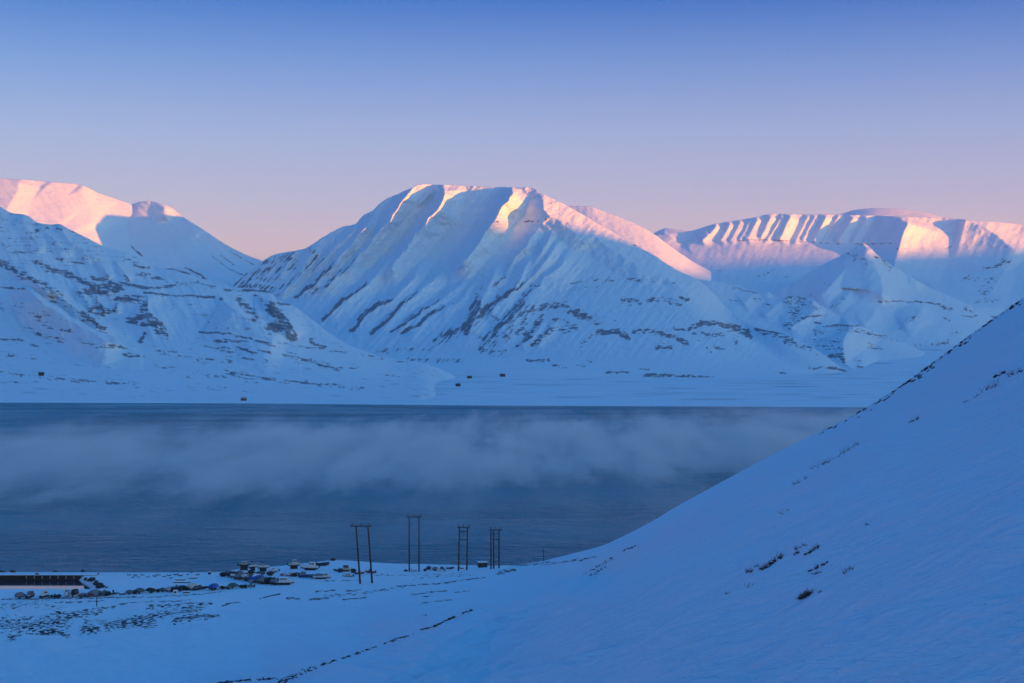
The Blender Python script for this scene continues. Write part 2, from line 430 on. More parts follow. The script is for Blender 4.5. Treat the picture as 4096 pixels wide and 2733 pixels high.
flute = fbm((X + Y * 0.85) / 26, (Y * 0.75 - X * 0.5) / 190, 4, 21)
rough = fbm(X / 34, Y / 20, 4, 22)
up = sstep(1480, 1380, Y)
fm = 1 - sstep(-90, 60, X - (2310 - (Y - 943) * 0.87))
rdg = fm * (1 - 2.2 * np.abs(fbm((X + Y * 0.85) / 52 + 3, (Y * 0.75 - X * 0.5) / 420, 3, 24)))
mt.disp += up * (9 * flute + 7 * rough + 12 * rdg * sstep(0, 60, Y - mt.Y[0]) * (0.35 + 0.65 * sstep(1000, 1200, Y))) + (1 - up) * 3 * rough
# the cliff band where the beds crop out, a step of rock half way up
band = 855 + 6 * fbm(X / 60, Y * 0, 2, 33) + 0.1 * (X - 1500) * 0.4
bm_ = np.exp(-((Y - (band + 25)) / 10) ** 2) * sstep(1400, 1460, X) * (1 - sstep(2280, 2330, X))
mt.disp += 14 * bm_ * (0.5 + fbm(X / 9, Y / 14, 3, 34))
mt.disp += up * (5 * fbm((X + Y * 0.85) / 10, (Y * 0.75 - X * 0.5) / 46, 3, 45) + 3 * fbm(X / 12, Y / 8, 3, 46)) * sstep(0, 12, Y - mt.Y[0])
strata = fbm(X / 300, Y / 5.0 + 0.15 * X / 5, 3, 41)
rn = fbm((X + Y * 0.9) / 14, (Y - X * 0.5) / 34, 4, 42)
hn = fbm(X / 24, Y / 7, 4, 43)
fall = fbm((X + Y * 0.85) / 9, (Y * 0.75 - X * 0.5) / 60, 4, 44)      # streaks down the fall line
leftish = 1 - sstep(-60, 160, X - (2300 - (Y - 943) * 0.75))
mt.weather(leftish * (0.75 * fall + 0.4 * rn) + (1 - leftish) * (0.6 * hn + 0.35 * strata + 0.4 * rn), 0.95)
MT = mt.build(M_mtn)

# ------------------------------------------------------------------ left near mountain with its shore
crest = [(-300,740,5300)] + withD(z1((0,240),(60,275),(180,300),(250,345),(330,358),(375,352),(450,385),(600,460),(700,510),(830,545),(930,590),(1010,640),(1150,660),(1300,705),(1450,738),(1480,742)),
        [5250,5230,5200,5180,5170,5160,5150,5120,5100,5080,5060,5040,5000,4980,4900,4880])
crest += withD(z2((20,760),(60,768),(180,775),(300,800),(330,845),(430,880),(560,970),(700,1080),(830,1150),(1000,1210),(1150,1240),(1300,1262),(1500,1290),(1800,1330)),
        [4850,4840,4820,4800,4780,4700,4600,4480,4380,4280,4220,4180,4100,3950])
row1 = [(-300,860,4950),(0,900,4950),(150,960,4900),(300,1010,4850),(450,1060,4800),(600,1110,4780),(800,1140,4750),(900,1160,4720),(1000,1190,4700),(1100,1240,4600),(1200,1320,4450),(1400,1410,4200),(1600,1462,4070),(1800,1486,3950),(2000,1505,3850)]
row2 = [(-300,1080,4480),(0,1100,4450),(200,1130,4400),(400,1180,4400),(600,1200,4350),(800,1230,4300),(1000,1280,4250),(1200,1390,4050),(1400,1450,3980),(1600,1490,3900),(2000,1520,3750)]
row3 = [(-300,1280,4020),(0,1290,4000),(300,1320,3950),(600,1360,3880),(900,1390,3800),(1200,1450,3700),(1400,1490,3640),(1600,1520,3600),(2000,1545,3500)]
row4 = [(-300,1450,3560),(0,1450,3550),(400,1480,3450),(900,1510,3350),(1300,1545,3250),(1600,1560,3180),(2000,1575,3080)]
row5 = [(-300,1588,3062),(0,1589,3036),(500,1598,2990),(1000,1600,2960),(1500,1602,2920),(2000,1608,2880)]
row6 = [(-300,1604,3060),(0,1607,3020),(500,1611,2960),(1000,1613,2900),(1500,1616,2850),(2000,1622,2760)]
lm = Loft('mountain', [crest, row1, row2, row3, row4, row5, row6], -290, 1990, 5.0, 3.5, back=((60, -8), (300, -140), (1200, -700)), jag=2.5, jagw=40, seed=2)
lm.ridges([(p_, a_, b_, A_ * 2.8, r_) for p_, a_, b_, A_, r_ in [
    (z1((240,345),(330,430),(420,520),(500,560)), 50, 60, 30, .3),
    (z1((375,352),(450,470),(560,540),(700,600)), 40, 50, 30, .3),
    (z1((120,300),(200,420),(300,540)), 50, 60, 30, .2),
    (z1((620,560),(680,640),(730,720)), 30, 40, 25, .5),
    (z1((760,600),(800,660),(850,730)), 30, 40, 25, .7),
    # spur with its ravine, second spur
    (z1((0,600),(100,650),(200,700),(260,760),(390,810),(440,870),(520,935),(620,985),(700,1050),(780,1090)), 60, 40, 60, .45),
    (z1((0,766),(110,768),(190,792),(240,840),(330,900),(400,945),(560,1050),(700,1125),(850,1170)), 110, 40, 90, 0),
    # plateau spur right of the ravine
    (z1((400,640),(480,700),(560,740),(680,790),(830,800),(970,835),(965,870),(975,930),(1060,1010),(1150,1090)), 90, 70, 42, .6),
    (z1((560,700),(520,780),(560,850),(640,950)), 40, 50, 30, .6),
    (z1((680,760),(640,850),(700,950)), 30, 45, 30, .7),
    (z1((830,800),(770,870),(750,930)), 30, 45, 30, .7),
    (z1((1390,832),(1440,850),(1560,940),(1740,1050),(1900,1110)), 170, 34, 90, 0),
    (z2((330,850),(310,890),(400,960),(440,1035),(480,1110)), 90, 60, 70, .9),
]], warp=10)
for pts, wd, k in [
    (z1((0,600),(60,640),(130,690),(200,700)), 22, .75), (z1((220,730),(300,745)), 10, .9), (z1((300,780),(390,810),(380,860),(340,850)), 22, .6),
    (z1((0,768),(160,780)), 6, .8), (z1((540,940),(600,980),(680,1040)), 12, .9), (z1((400,850),(500,910)), 5, .7),
    (z1((350,660),(450,680),(520,720),(600,760),(720,760)), 16, .85), (z1((520,800),(600,800),(700,800),(780,780)), 24, .8), (z1((600,900),(700,920),(640,950)), 20, .8),
    (z1((760,850),(860,840),(900,840)), 20, .8), (z1((600,700),(760,740),(900,760),(1000,770),(1140,760)), 10, .85), (z1((940,800),(1100,820),(1280,825),(1390,830)), 7, .85),
    (z1((1150,740),(1300,740),(1400,770)), 9, .6), (z1((880,620),(980,640)), 9, .6), (z1((900,680),(1000,700),(1080,720)), 14, .6), (z1((800,590),(900,600)), 8, .7),
    (z1((380,380),(420,400),(560,420)), 10, .5), (z1((210,400),(300,380)), 14, .5), (z1((380,580),(440,600),(540,610)), 6, .8), (z1((230,600),(320,640),(300,660)), 12, .7),
    (z1((840,985),(920,960),(980,945)), 14, 1), (z1((930,1010),(1000,1000),(1050,1005)), 14, 1), (z1((940,1060),(920,1120)), 12, .9), (z1((900,1000),(840,1000)), 10, .8),
    (z1((0,880),(150,900),(300,950)), 26, .4), (z1((180,1040),(260,1080),(400,1120)), 14, .6), (z1((250,1000),(350,1050)), 18, .45), (z1((400,1050),(480,1060)), 12, .5),
    (z1((0,1110),(80,1105),(170,1115)), 6, .8), (z1((200,1150),(300,1140)), 8, .6), (z1((560,1130),(700,1150),(820,1165)), 10, .6), (z1((600,1150),(720,1160)), 8, .7),
    (z1((800,1200),(940,1225)), 8, .7), (z1((0,1210),(120,1220),(240,1240)), 10, .5), (z1((1050,1180),(1200,1230),(1350,1250),(1500,1250)), 18, .5),
    (z1((1300,1060),(1500,1070),(1650,1110),(1797,1150)), 7, .8), (z1((1400,1120),(1560,1120)), 6, .9), (z1((1450,1160),(1620,1180),(1690,1195)), 7, .7), (z1((1340,1150),(1450,1180),(1600,1230)), 12, .5),
    (z1((1370,1000),(1450,1020),(1560,1050)), 12, .45), (z1((1060,860),(1280,870)), 30, .2), (z1((1560,850),(1620,900),(1670,980)), 22, .7), (z1((1440,840),(1450,850)), 9, .8),
    (z1((0,1310),(200,1350),(500,1380),(900,1400)), 14, .5), (z1((0,1390),(300,1380)), 12, .4), (z1((1000,1270),(1200,1330),(1400,1340),(1600,1340)), 18, .4), (z1((1200,1400),(1600,1440)), 14, .3),
    (z2((90,790),(180,785),(300,800)), 7, .9), (z2((0,785),(60,780)), 8, .8), (z2((200,820),(240,850)), 9, .8), (z2((90,850),(150,900),(200,960)), 22, .7),
    (z2((300,900),(360,960),(400,1020),(300,1030)), 26, 1), (z2((340,870),(420,880)), 5, .8), (z2((560,1110),(580,1140),(640,1160)), 12, .7), (z2((430,1080),(460,1110)), 5, .8),
    (z2((0,1110),(60,1120),(150,1120)), 6, .9), (z2((0,1160),(100,1165),(200,1200)), 8, .8), (z2((220,1170),(290,1190)), 9, .8), (z2((200,1100),(400,1140),(600,1170),(760,1180)), 10, .45),
    (z2((380,1200),(500,1240),(640,1270),(740,1300)), 18, .55), (z2((0,1220),(180,1240)), 10, .5), (z2((260,1240),(360,1300)), 8, .5), (z2((0,1320),(300,1370),(600,1400),(900,1430)), 11, .6),
    (z2((0,1350),(200,1390)), 14, .4), (z2((600,1280),(800,1300),(880,1290)), 7, .5), (z2((980,1490),(1200,1485)), 3, .45), (z2((1250,1488),(1460,1480)), 2.5, .4), (z2((680,1494),(700,1494)), 3, .7),
    (z2((1000,1330),(1200,1350),(1400,1380)), 9, .4), (z2((650,1180),(850,1200),(1000,1230),(1200,1260)), 6, .5)]:
    lm.stroke(pts, wd, k)
X, Y = lm.X, lm.Y
low = sstep(1300, 1450, Y)
lm.disp += (1 - low) * 14 * (1 - 2.2 * np.abs(fbm((X - Y * 0.55) / 46, (Y + X * 0.4) / 300, 3, 58))) * sstep(0, 60, Y - lm.Y[0])
lm.disp += (1 - low) * (9 * fbm(X / 40, Y / 24, 5, 51) + 6 * fbm((X - Y * 0.3) / 18, Y / 60, 3, 52)) + low * (1 - sstep(1560, 1600, Y)) * 9 * fbm(X / 90, (Y - X * 0.09) / 10, 4, 53)
lm.disp += (1 - low) * (5 * fbm((X - Y * 0.5) / 13, (Y + X * 0.4) / 50, 3, 59) + 3 * fbm(X / 14, Y / 9, 3, 60)) * sstep(0, 12, Y - lm.Y[0])
strata = fbm(X / 200, (Y - 0.02 * X) / 4.5, 3, 54)
streak = fbm(X / 60, (Y - X * 0.14) / 7, 4, 55)
rn = fbm(X / 14, Y / 12, 4, 56)
lm.weather(0.45 * rn + 0.6 * streak + 0.3 * strata, 0.9)
# thin wind-scoured cover over the lower slopes
lm.rock = np.maximum(lm.rock, sstep(-0.15, 0.45, streak + 0.5 * fbm(X / 220, Y / 50, 3, 57)) * 0.34 * sstep(1120, 1300, Y) * (1 - sstep(1590, 1605, Y)))
lm.rock = np.maximum(lm.rock, 0.7 * sstep(-0.1, 0.5, strata + 0.5 * rn) * (1 - sstep(1000, 1150, Y)))
lm.rock *= (1 - sstep(1588, 1598, Y))
lm.build(M_mtn, side_drop=45, foot=0)

# ------------------------------------------------------------------ far lit mountain on the left, with the small peak behind it
crest = [(-700,700,7200)] + withD(z1((0,57),(130,62),(300,75),(520,97),(640,150),(770,195),(860,228),(920,281),(985,316)), [7600,7680,7770,7850,7890,7900,7890,7860,7830])
crest += [(650,905,7760),(720,960,7680),(800,1010,7600),(900,1080,7450),(1010,1140,7350)]
row1 = [(-700,900,6700),(0,860,7250),(250,860,7480),(350,880,7560),(450,900,7690),(600,945,7700),(720,1000,7600),(850,1070,7400),(1010,1160,7200)]
row2 = [(-700,1100,6300),(0,1000,6900),(300,1000,7120),(450,1040,7250),(600,1090,7250),(850,1130,7050),(1010,1180,6950)]
row3 = [(-700,1200,5900),(0,1180,6300),(500,1190,6600),(900,1200,6600),(1010,1220,6600)]
fl = Loft('mountain', [crest, row1, row2, row3], -300, 1005, 5.0, 4.0, back=((60, -4), (400, -60), (1500, -700)), jag=1.5, jagw=60, seed=3)
fl.ridges([
    (z1((130,62),(110,150),(60,230),(0,330)), 90, 110, 70, 0),
    (z1((300,75),(380,160),(480,260),(520,330)), 200, 160, 40, 0),
    (z1((520,97),(560,180),(600,270),(640,400)), 160, 160, 50, 0),
], warp=6)
X, Y = fl.X, fl.Y
fl.disp += 8 * fbm((X - Y * 0.9) / 40, (X + Y) / 300, 4, 61) + 5 * fbm(X / 60, Y / 40, 4, 62)
for pts in [z1((860,500),(1000,620),(1130,650),(1370,720)), z1((1080,560),(1200,630),(1330,700)), z1((1150,530),(1300,620),(1460,690)), z1((1270,540),(1400,640),(1480,690)), z1((1340,540),(1500,620),(1580,660)), z1((930,540),(1050,620))]:
    fl.stroke(pts, 5, .8, warp=3)
fl.weather(fbm((X - Y) / 30, (X + Y) / 60, 3, 63), .8)
fl.build(M_far)
crest = [(420,860,7950),(526,818,7920)] + withD(z1((900,212),(960,204),(1000,208),(1100,237),(1200,310),(1320,385),(1480,490),(1620,560),(1715,597)), [7890,7870,7855,7810,7760,7660,7580,7520,7480]) + [(1120,1090,7400),(1250,1150,7300)]
row1 = [(420,900,7800),(588,860,7780),(680,890,7710),(800,965,7590),(950,1050,7470),(1050,1090,7390),(1250,1180,7250)]
row2 = [(420,1100,7300),(700,1100,7300),(900,1130,7150),(1250,1220,6950)]
sp = Loft('mountain', [crest, row1, row2], 430, 1240, 5.0, 5.0, back=((60, -6), (400, -120), (1500, -800)), jag=1.5, jagw=30, seed=4)
sp.ridges([(z1((1085,235),(1070,265),(1085,300),(1100,330)), 60, 40, 45, .3), (z1((1200,310),(1240,360),(1300,450)), 40, 60, 25, 0)], warp=4)
X, Y = sp.X, sp.Y
sp.disp += 9 * fbm((X - Y * 1.1) / 26, (X + Y) / 240, 4, 65)
for pts in [z1((1500,530),(1600,590),(1660,620)), z1((1440,560),(1530,620)), z1((1380,560),(1500,650),(1600,690))]:
    sp.stroke(pts, 4, .6, warp=3)
sp.build(M_far)

# ------------------------------------------------------------------ ridge and small summit behind the main mountain
crest = [(2120,800,8000),(2267,823,8000),(2353,826,7980),(2426,851,7950),(2487,873,7920),(2561,906,7880),(2613,935,7850),(2680,985,7800),(2760,1040,7750),(2850,1090,7700)]
row1 = [(2120,950,7600),(2353,930,7550),(2487,950,7500),(2613,990,7450),(2760,1080,7350),(2850,1130,7300)]
row2 = [(2120,1200,6800),(2487,1150,6900),(2850,1200,6800)]
br = Loft('mountain', [crest, row1, row2], 2125, 2845, 5.0, 5.0, back=((60, -3), (400, -60), (1500, -800)), jag=2, jagw=40, seed=5)
X, Y = br.X, br.Y
br.disp += 10 * fbm((X - Y * 0.5) / 40, (Y) / 120, 4, 66) + 7 * fbm(X / 22, Y / 16, 4, 67)
br.build(M_far)
crest = [(2540,960,12600),(2613,934,12600),(2645,918,12600),(2662,913,12550),(2696,916,12500),(2757,924,12450),(2900,940,12400)]
row1 = [(2540,990,12300),(2662,960,12200),(2900,970,12000)]
row2 = [(2540,1100,11600),(2900,1100,11500)]
ds = Loft('mountain', [crest, row1, row2], 2545, 2895, 6, 6, back=((60, -3), (400, -60), (1500, -800)), jag=1, seed=6)
ds.ridges([([(2655,913),(2630,930),(2625,950)], 40, 60, 60, 0)], warp=3)
ds.build(M_far)

# ------------------------------------------------------------------ far plateau on the right with its ribbed cliff, and the dome behind
crest = [(2450,1040,10200),(2540,990,10300),(2613,944,10400),(2680,935,10450),(2757,925,10500),(2855,897,10500),(2992,875,10500),(3096,856,10500),(3163,857,10500),(3316,858,10480),(3450,861,10450),(3635,868,10400),
         (3788,872,10380),(3855,879,10350),(4002,890,10300),(4096,899,10300),(4500,930,10200)]
row1 = [(2450,1080,9900),(2613,990,10150),(2757,975,10250),(2992,945,10280),(3096,960,10260),(3316,970,10230),(3635,985,10150),(3788,950,10180),(3950,960,10150),(4096,960,10100),(4500,1000,10000)]
row2 = [(2450,1110,9500),(2613,1040,9750),(2757,1030,9800),(3000,1020,9850),(3316,1030,9800),(3635,1060,9700),(3850,1060,9650),(4096,1070,9600),(4500,1100,9500)]
row3 = [(2450,1160,8700),(2757,1110,8900),(3100,1110,8950),(3400,1130,8850),(3635,1160,8700),(3850,1150,8800),(4096,1150,8900),(4500,1200,8700)]
row4 = [(2450,1250,7900),(3000,1220,7900),(3635,1260,7700),(3850,1240,7900),(4096,1260,8000),(4500,1300,7800)]
pl = Loft('mountain', [crest, row1, row2, row3, row4], 2455, 4490, 5.0, 3.5, back=((200, 2), (1500, -40), (3500, -1100)), jag=1.2, jagw=30, seed=7)
rib = []
rr = random.Random(5)
x = 2870
while x < 3620:
    top = float(np.interp(x, [c[0] for c in crest], [c[1] for c in crest]))
    bot = 965 + rr.uniform(-6, 10) + (12 if x > 3200 else 0)
    lean = rr.uniform(45, 75)
    wd_ = rr.uniform(14, 44)
    rib.append(([(x, top + 2), (x - lean * 0.35, top + 35), (x - lean * 0.8, (top + bot) / 2 + 25), (x - lean - 10, bot)], wd_ * 0.9, wd_ * 1.1, rr.uniform(1.3, 2.3) * wd_, 0))
    x += wd_ * rr.uniform(1.1, 1.6)
pl.ridges(rib, warp=4, seed=9)
pl.ridges([
    (z4((1205,145),(1180,220),(1150,300),(1132,350),(1110,430),(1080,560)), 110, 210, 360, 0),
    (z4((1540,165),(1480,190),(1430,230),(1410,300),(1420,360)), 14, 60, 40, 0),
    (z4((1520,160),(1620,185),(1700,215),(1780,265),(1850,330),(1960,420)), 190, 80, 150, .1),
    ([(2700,945),(2660,985),(2600,1030)], 60, 60, 40, 0),
    ([(2830,925),(2790,960),(2740,1000)], 50, 60, 40, 0),
    (z4((1880,430),(1800,520),(1760,600),(1700,680)), 90, 80, 60, .5),
], warp=5)
X, Y = pl.X, pl.Y
pl.disp += 12 * fbm((X + Y * 0.4) / 30, Y / 60, 4, 81) + 8 * fbm(X / 90, Y / 40, 4, 82)
for pts, wd, k in [(z4((80,300),(200,292),(330,297),(430,300)), 3.5, .8), (z4((430,300),(700,318),(900,320),(1130,312)), 4, .6), (z4((1130,340),(1128,355)), 4, .8),
                   (z4((1430,350),(1600,320),(1750,350),(1830,340)), 14, .4), (z4((1820,430),(1870,430),(1780,460),(1700,480)), 9, .7), (z4((1560,540),(1700,560),(1780,540)), 12, .5),
                   (z4((1640,700),(1700,690),(1780,680),(1850,660)), 16, .5), (z4((1600,530),(1540,540),(1550,620)), 10, .4), (z4((200,530),(260,520),(330,480)), 6, .5), (z4((380,530),(430,545)), 4, .7),
                   (z4((1250,400),(1100,420)), 10, .3), (z3((1500,620),(1650,570),(1740,620)), 4, .4), (z3((1580,660),(1650,655)), 3, .5), (z3((1640,700),(1700,680)), 4, .4)]:
    pl.stroke(pts, wd, k, warp=6)
pl.weather(0.6 * fbm(X / 14, Y / 6, 4, 83) + 0.5 * fbm((X + Y) / 12, Y / 40, 3, 84), .8)
pl.build(M_far)
crest = [(3200,890,13200),(3365,856,13200),(3420,840,13200),(3512,833,13200),(3574,835,13200),(3665,845,13200),(3757,864,13200),(3860,885,13200),(4000,900,13200)]
row1 = [(3200,940,12700),(3512,860,12800),(3700,880,12700),(4000,930,12500)]
row2 = [(3200,1000,12000),(4000,1000,12000)]
dm = Loft('mountain', [crest, row1, row2], 3205, 3995, 6, 5, back=((200, -5), (1200, -120), (2500, -900)), jag=0.6, jagw=60, seed=8)
dm.disp += 25 * fbm(dm.X / 90, dm.Y / 14, 3, 85)
dm.build(M_far)

# ------------------------------------------------------------------ pyramid peak
crest = withD([(2950,1250),(3020,1210),(3084,1175),(3150,1142),(3206,1111),(3267,1074),(3322,1043),(3390,1010),(3440,978),(3454,972),(3470,982),(3512,1022),(3574,1066),(3635,1103),(3708,1146),(3818,1194),(3904,1234),(3959,1262),(4100,1330)],
              [7900,7950,8000,8050,8100,8200,8300,8400,8500,8500,8500,8460,8400,8320,8250,8150,8050,8000,7900])
row1 = [(2950,1300,7600),(3150,1230,7600),(3300,1160,7650),(3454,1080,8080),(3574,1130,8050),(3708,1190,7950),(3850,1240,7850),(4100,1350,7700)]
row2 = [(2950,1380,7000),(3200,1330,7000),(3450,1250,7200),(3600,1250,7350),(3800,1280,7350),(4100,1380,7300)]
row3 = [(2950,1460,6300),(3450,1440,6200),(3700,1440,6300),(4100,1480,6300)]
py_ = Loft('mountain', [crest, row1, row2, row3], 2955, 4095, 5.0, 4.0, back=((60, -25), (400, -250), (1200, -900)), jag=3, jagw=22, seed=9)
py_.ridges([(p_, a_, b_, A_ * 2.3, r_) for p_, a_, b_, A_, r_ in [
    (z4((905,318),(880,400),(800,480),(720,560),(640,640),(560,720)), 70, 60, 50, .25),
    (z4((870,340),(780,420),(680,520),(590,600)), 40, 40, 30, .2),
    (z4((915,330),(960,430),(1020,540),(1030,640),(1000,720)), 200, 130, 120, 0),
    (z4((1000,400),(1100,470),(1210,540),(1310,605)), 50, 30, 26, 0),
    (z4((900,480),(860,580),(770,690),(700,760)), 40, 50, 26, .4),
    (z4((1000,705),(960,800),(880,870)), 80, 70, 30, 0),
    (z4((1320,700),(1250,800),(1150,880)), 90, 70, 40, .3),
]], warp=5)
for pts, wd, k in [(z4((880,320),(920,322)), 4, 1), (z4((970,405),(1010,408)), 5, .9), (z4((800,380),(870,400),(840,440)), 16, .45), (z4((900,420),(960,460)), 16, .4), (z4((1030,420),(1080,480)), 14, .5),
                   (z4((1000,700),(1150,695),(1300,700),(1420,720)), 5, .8), (z4((1380,710),(1440,740),(1480,745)), 8, .8), (z4((1560,740),(1640,760)), 12, .5), (z4((1430,800),(1470,820)), 7, .7),
                   (z4((1270,780),(1150,870)), 10, .45), (z4((1560,790),(1640,790)), 7, .6), (z4((1220,1000),(1400,980),(1460,960)), 12, .6), (z4((1100,880),(1220,850)), 8, .4), (z4((1480,900),(1560,890)), 10, .4)]:
    py_.stroke(pts, wd, k, warp=6)
X, Y = py_.X, py_.Y
py_.disp += 9 * fbm((X + Y * 0.8) / 24, (Y - X * .6) / 130, 4, 86) + 5 * fbm(X / 40, Y / 20, 4, 87)
py_.weather(fbm((X + Y) / 12, Y / 8, 4, 88), .85)
py_.rock = np.maximum(py_.rock, 0.35 * sstep(.1, .6, fbm((X + Y * 0.9) / 10, (Y - X) / 90, 3, 89)) * sstep(-40, 40, X - 3250 - (Y - 1180)) * (1 - sstep(1150, 1300, Y)))
py_.build(M_far)

# ------------------------------------------------------------------ hills at the mouth of the valley
crest = [(2640,1085,6950),(2714,1090,6900),(2787,1118,6850),(2850,1125,6800),(2900,1134,6800),(2961,1147,6750),(3022,1169,6700),(3065,1167,6650),(3100,1185,6600),(3133,1194,6550),(3163,1185,6500),(3206,1189,6480),(3240,1196,6450),
         (3280,1221,6400),(3359,1264,6250),(3433,1300,6150),(3512,1331,6050),(3604,1368,5950),(3708,1414,5850),(3850,1470,5700)]
row1 = [(2640,1150,6700),(2787,1180,6500),(2900,1200,6450),(3022,1230,6350),(3163,1250,6200),(3240,1260,6100),(3359,1310,5900),(3512,1370,5700),(3708,1440,5500),(3850,1490,5400)]
row2 = [(2640,1250,6300),(2900,1290,6000),(3163,1340,5700),(3359,1390,5450),(3512,1430,5350),(3708,1470,5200),(3850,1510,5100)]
row3 = [(2640,1400,5400),(2900,1420,5200),(3163,1450,5000),(3400,1480,4900),(3850,1530,4600)]
row4 = [(2640,1540,4200),(3300,1540,4100),(3850,1570,3900)]
vh = Loft('hill', [crest, row1, row2, row3, row4], 2650, 3840, 4.5, 3.5, back=((60, -8), (400, -150), (1500, -700)), jag=2.5, jagw=30, seed=10)
vh.ridges([(p_, a_, b_, A_ * 2.8, r_) for p_, a_, b_, A_, r_ in [
    (z4((200,635),(160,680),(100,720)), 50, 60, 30, .1),
    (z4((420,665),(330,720),(230,800)), 40, 60, 30, .2),
    (z4((555,680),(590,750),(530,800),(440,860),(400,900)), 80, 60, 50, .5),
    (z4((750,860),(850,850),(800,900),(775,960),(765,1040),(775,1100),(850,1150),(1000,1160)), 110, 140, 120, .3),
]], warp=6)
for pts, wd, k in [(z4((380,672),(460,664),(530,680)), 5, 1), (z4((400,700),(500,700),(480,740),(450,780)), 24, .6), (z4((560,700),(600,750),(660,780)), 16, .5), (z4((500,810),(580,790),(660,780)), 6, .8),
                   (z4((590,830),(620,840)), 8, .8), (z4((640,860),(780,852),(880,855)), 5, .9), (z4((580,900),(680,880),(780,880),(900,890),(1000,920),(1120,950)), 14, .5),
                   (z4((560,960),(640,980),(740,960)), 22, .55), (z4((660,1000),(760,1000)), 22, .5), (z4((690,1050),(770,1050),(770,1090)), 12, .9), (z4((930,980),(1020,1010)), 12, .4), (z4((840,1070),(890,1090)), 9, .5),
                   (z4((870,1125),(1000,1140),(1120,1165)), 6, .8), (z4((60,610),(200,640),(250,632)), 5, .7), (z4((190,680),(240,680)), 12, .5), (z4((250,700),(330,760)), 18, .35), (z4((30,680),(80,690)), 16, .35)]:
    vh.stroke(pts, wd, k, warp=6)
X, Y = vh.X, vh.Y
vh.disp += 8 * fbm((X + Y * 0.6) / 26, Y / 60, 4, 90) + 5 * fbm(X / 40, Y / 20, 4, 91)
strata = fbm(X / 200, (Y - 0.10 * X) / 4.2, 3, 92)
vh.weather(0.7 * strata + 0.5 * fbm(X / 12, Y / 8, 4, 93), .9)
vh.build(M_mtn)

# ------------------------------------------------------------------ far valley floor and shore
def ground_z(Yd):
    return np.interp(Yd, [2400, 2700, 3000, 3500, 4200, 5000, 7000, 9000, 14000], [-2, 1.5, 6, 22, 42, 72, 170, 330, 500])
xs = np.linspace(-5200, 8200, 420)
ys = np.concatenate([np.linspace(2420, 5000, 200), np.linspace(5060, 14200, 90)])
GX, GY = np.meshgrid(xs, ys[::-1])
shore = np.interp(GX, [-5200, -1100, -500, 0, 1000, 1400, 8200], [3060, 2960, 2880, 2740, 2580, 2500, 2200])
GZ = ground_z(GY) 
GZ = GZ + 1.2 * fbm(GX / 160, GY / 60, 4, 95) * sstep(0, 400, GY - shore)
GZ = np.where(GY < shore, -2.5, np.maximum(GZ, np.minimum(1.6, (GY - shore) / 12 - 0.5)))
GZ = np.where(GY < shore + 14, np.minimum(GZ, (GY - shore) / 9 - 0.4), GZ)
cover = fbm(GX / 260, GY / 45, 5, 96)
grk = sstep(-0.25, 0.5, cover + 0.5 * fbm(GX / 120, GY / 22, 4, 98)) * 0.52 * sstep(60, 260, GY - shore)
vf = grid_mesh('ground', GX, GY, GZ, M_low, grk)
vf['kind'] = 'structure'

# distant range to the right, outside the picture, whose crest casts the shade over the fjord
Sx, Sy = math.cos(R(SUN_AZ)), -math.sin(R(SUN_AZ))
Qx, Qy = -Sy, Sx
qs = np.linspace(-6000, 13500, 300)
hq = np.interp(qs, [-6000, 0, 3000, 5000, 5500, 5900, 6900, 7700, 8700, 10500, 13500], [900, 1000, 1000, 1000, 890, 765, 765, 900, 950, 1075, 1100])
hq = hq + 14 * fbm(qs / 500, qs * 0, 4, 97)
pp = np.array([-1500, -900, -400, -80, 0, 80, 500, 1200, 2200])
hh = np.array([-0.1, 0.35, 0.72, 0.97, 1.0, 0.97, 0.7, 0.35, -0.1])
QQ, PP = np.meshgrid(qs, pp)
HH = hh[:, None] * hq[None, :]
base_p = 8500
RX = Sx * (base_p + PP) + Qx * QQ; RY = Sy * (base_p + PP) + Qy * QQ
rg = grid_mesh('hill', RX, RY, HH, M_far, HH * 0)
rg['kind'] = 'structure'

# ------------------------------------------------------------------ near shore and hillside
rowA = [(-700,2288,565.7),(0,2289,565.0),(500,2290,564.4),(860,2289,565.0),(960,2276,573.9),(1100,2266,580.2),(1250,2250,591.8),(1340,2241,598.5),(1440,2246,594.7),(1560,2254,588.1),(1700,2257,585.9),(1900,2262,580.8),(2040,2263,560),(2150,2248,500),(2250,2225,440),(2300,2212,405),(2400,2186,355),(2500,2142,318),(2600,2090,292),(2700,2030,272),(2800,1975,256),(3000,1868,236),(3200,1765,226),(3400,1668,221),(3600,1545,218),(3800,1400,216),(3950,1290,215),(4096,1190,215),(4400,990,214),(5000,600,210)]
rowB = [(-700,2303,546.7),(0,2303,546.7),(400,2303,547.4),(860,2310,546.4),(1100,2298,552.0),(1340,2285,559.1),(1560,2284,557.7),(1800,2284,552.6),(2000,2278,525),(2150,2262,470),(2300,2235,365),(2500,2180,255),(2800,2040,200),(3200,1840,176),(3600,1640,158),(4096,1330,158),(4400,1150,155),(5000,800,150)]
rowC = [(-700,2398,491.4),(0,2398,491.4),(600,2392,494.5),(1000,2372,503.9),(1400,2345,516.4),(1700,2330,520),(1900,2325,480),(2050,2330,420),(2300,2310,300),(2600,2230,180),(3000,2080,132),(3600,1830,108),(4096,1560,104),(5000,1150,88)]
rowD = [(-700,2480,452),(0,2480,452),(600,2460,464),(1000,2440,470),(1400,2410,460),(1700,2410,390),(1900,2435,310),(2100,2420,235.0),(2400,2370,147.7),(2800,2290,107.5),(3300,2140,85.9),(3700,2000,75.9),(4096,1850,69.0),(5000,1500,57.5)]
rowE = [(-700,2600,392),(0,2600,392),(600,2590,394),(1000,2570,392),(1400,2540,360),(1700,2540,260),(2000,2540,180.0),(2400,2520,107.9),(2900,2480,74.4),(3400,2400,59.0),(4096,2230,48.0),(5000,2000,38.9)]
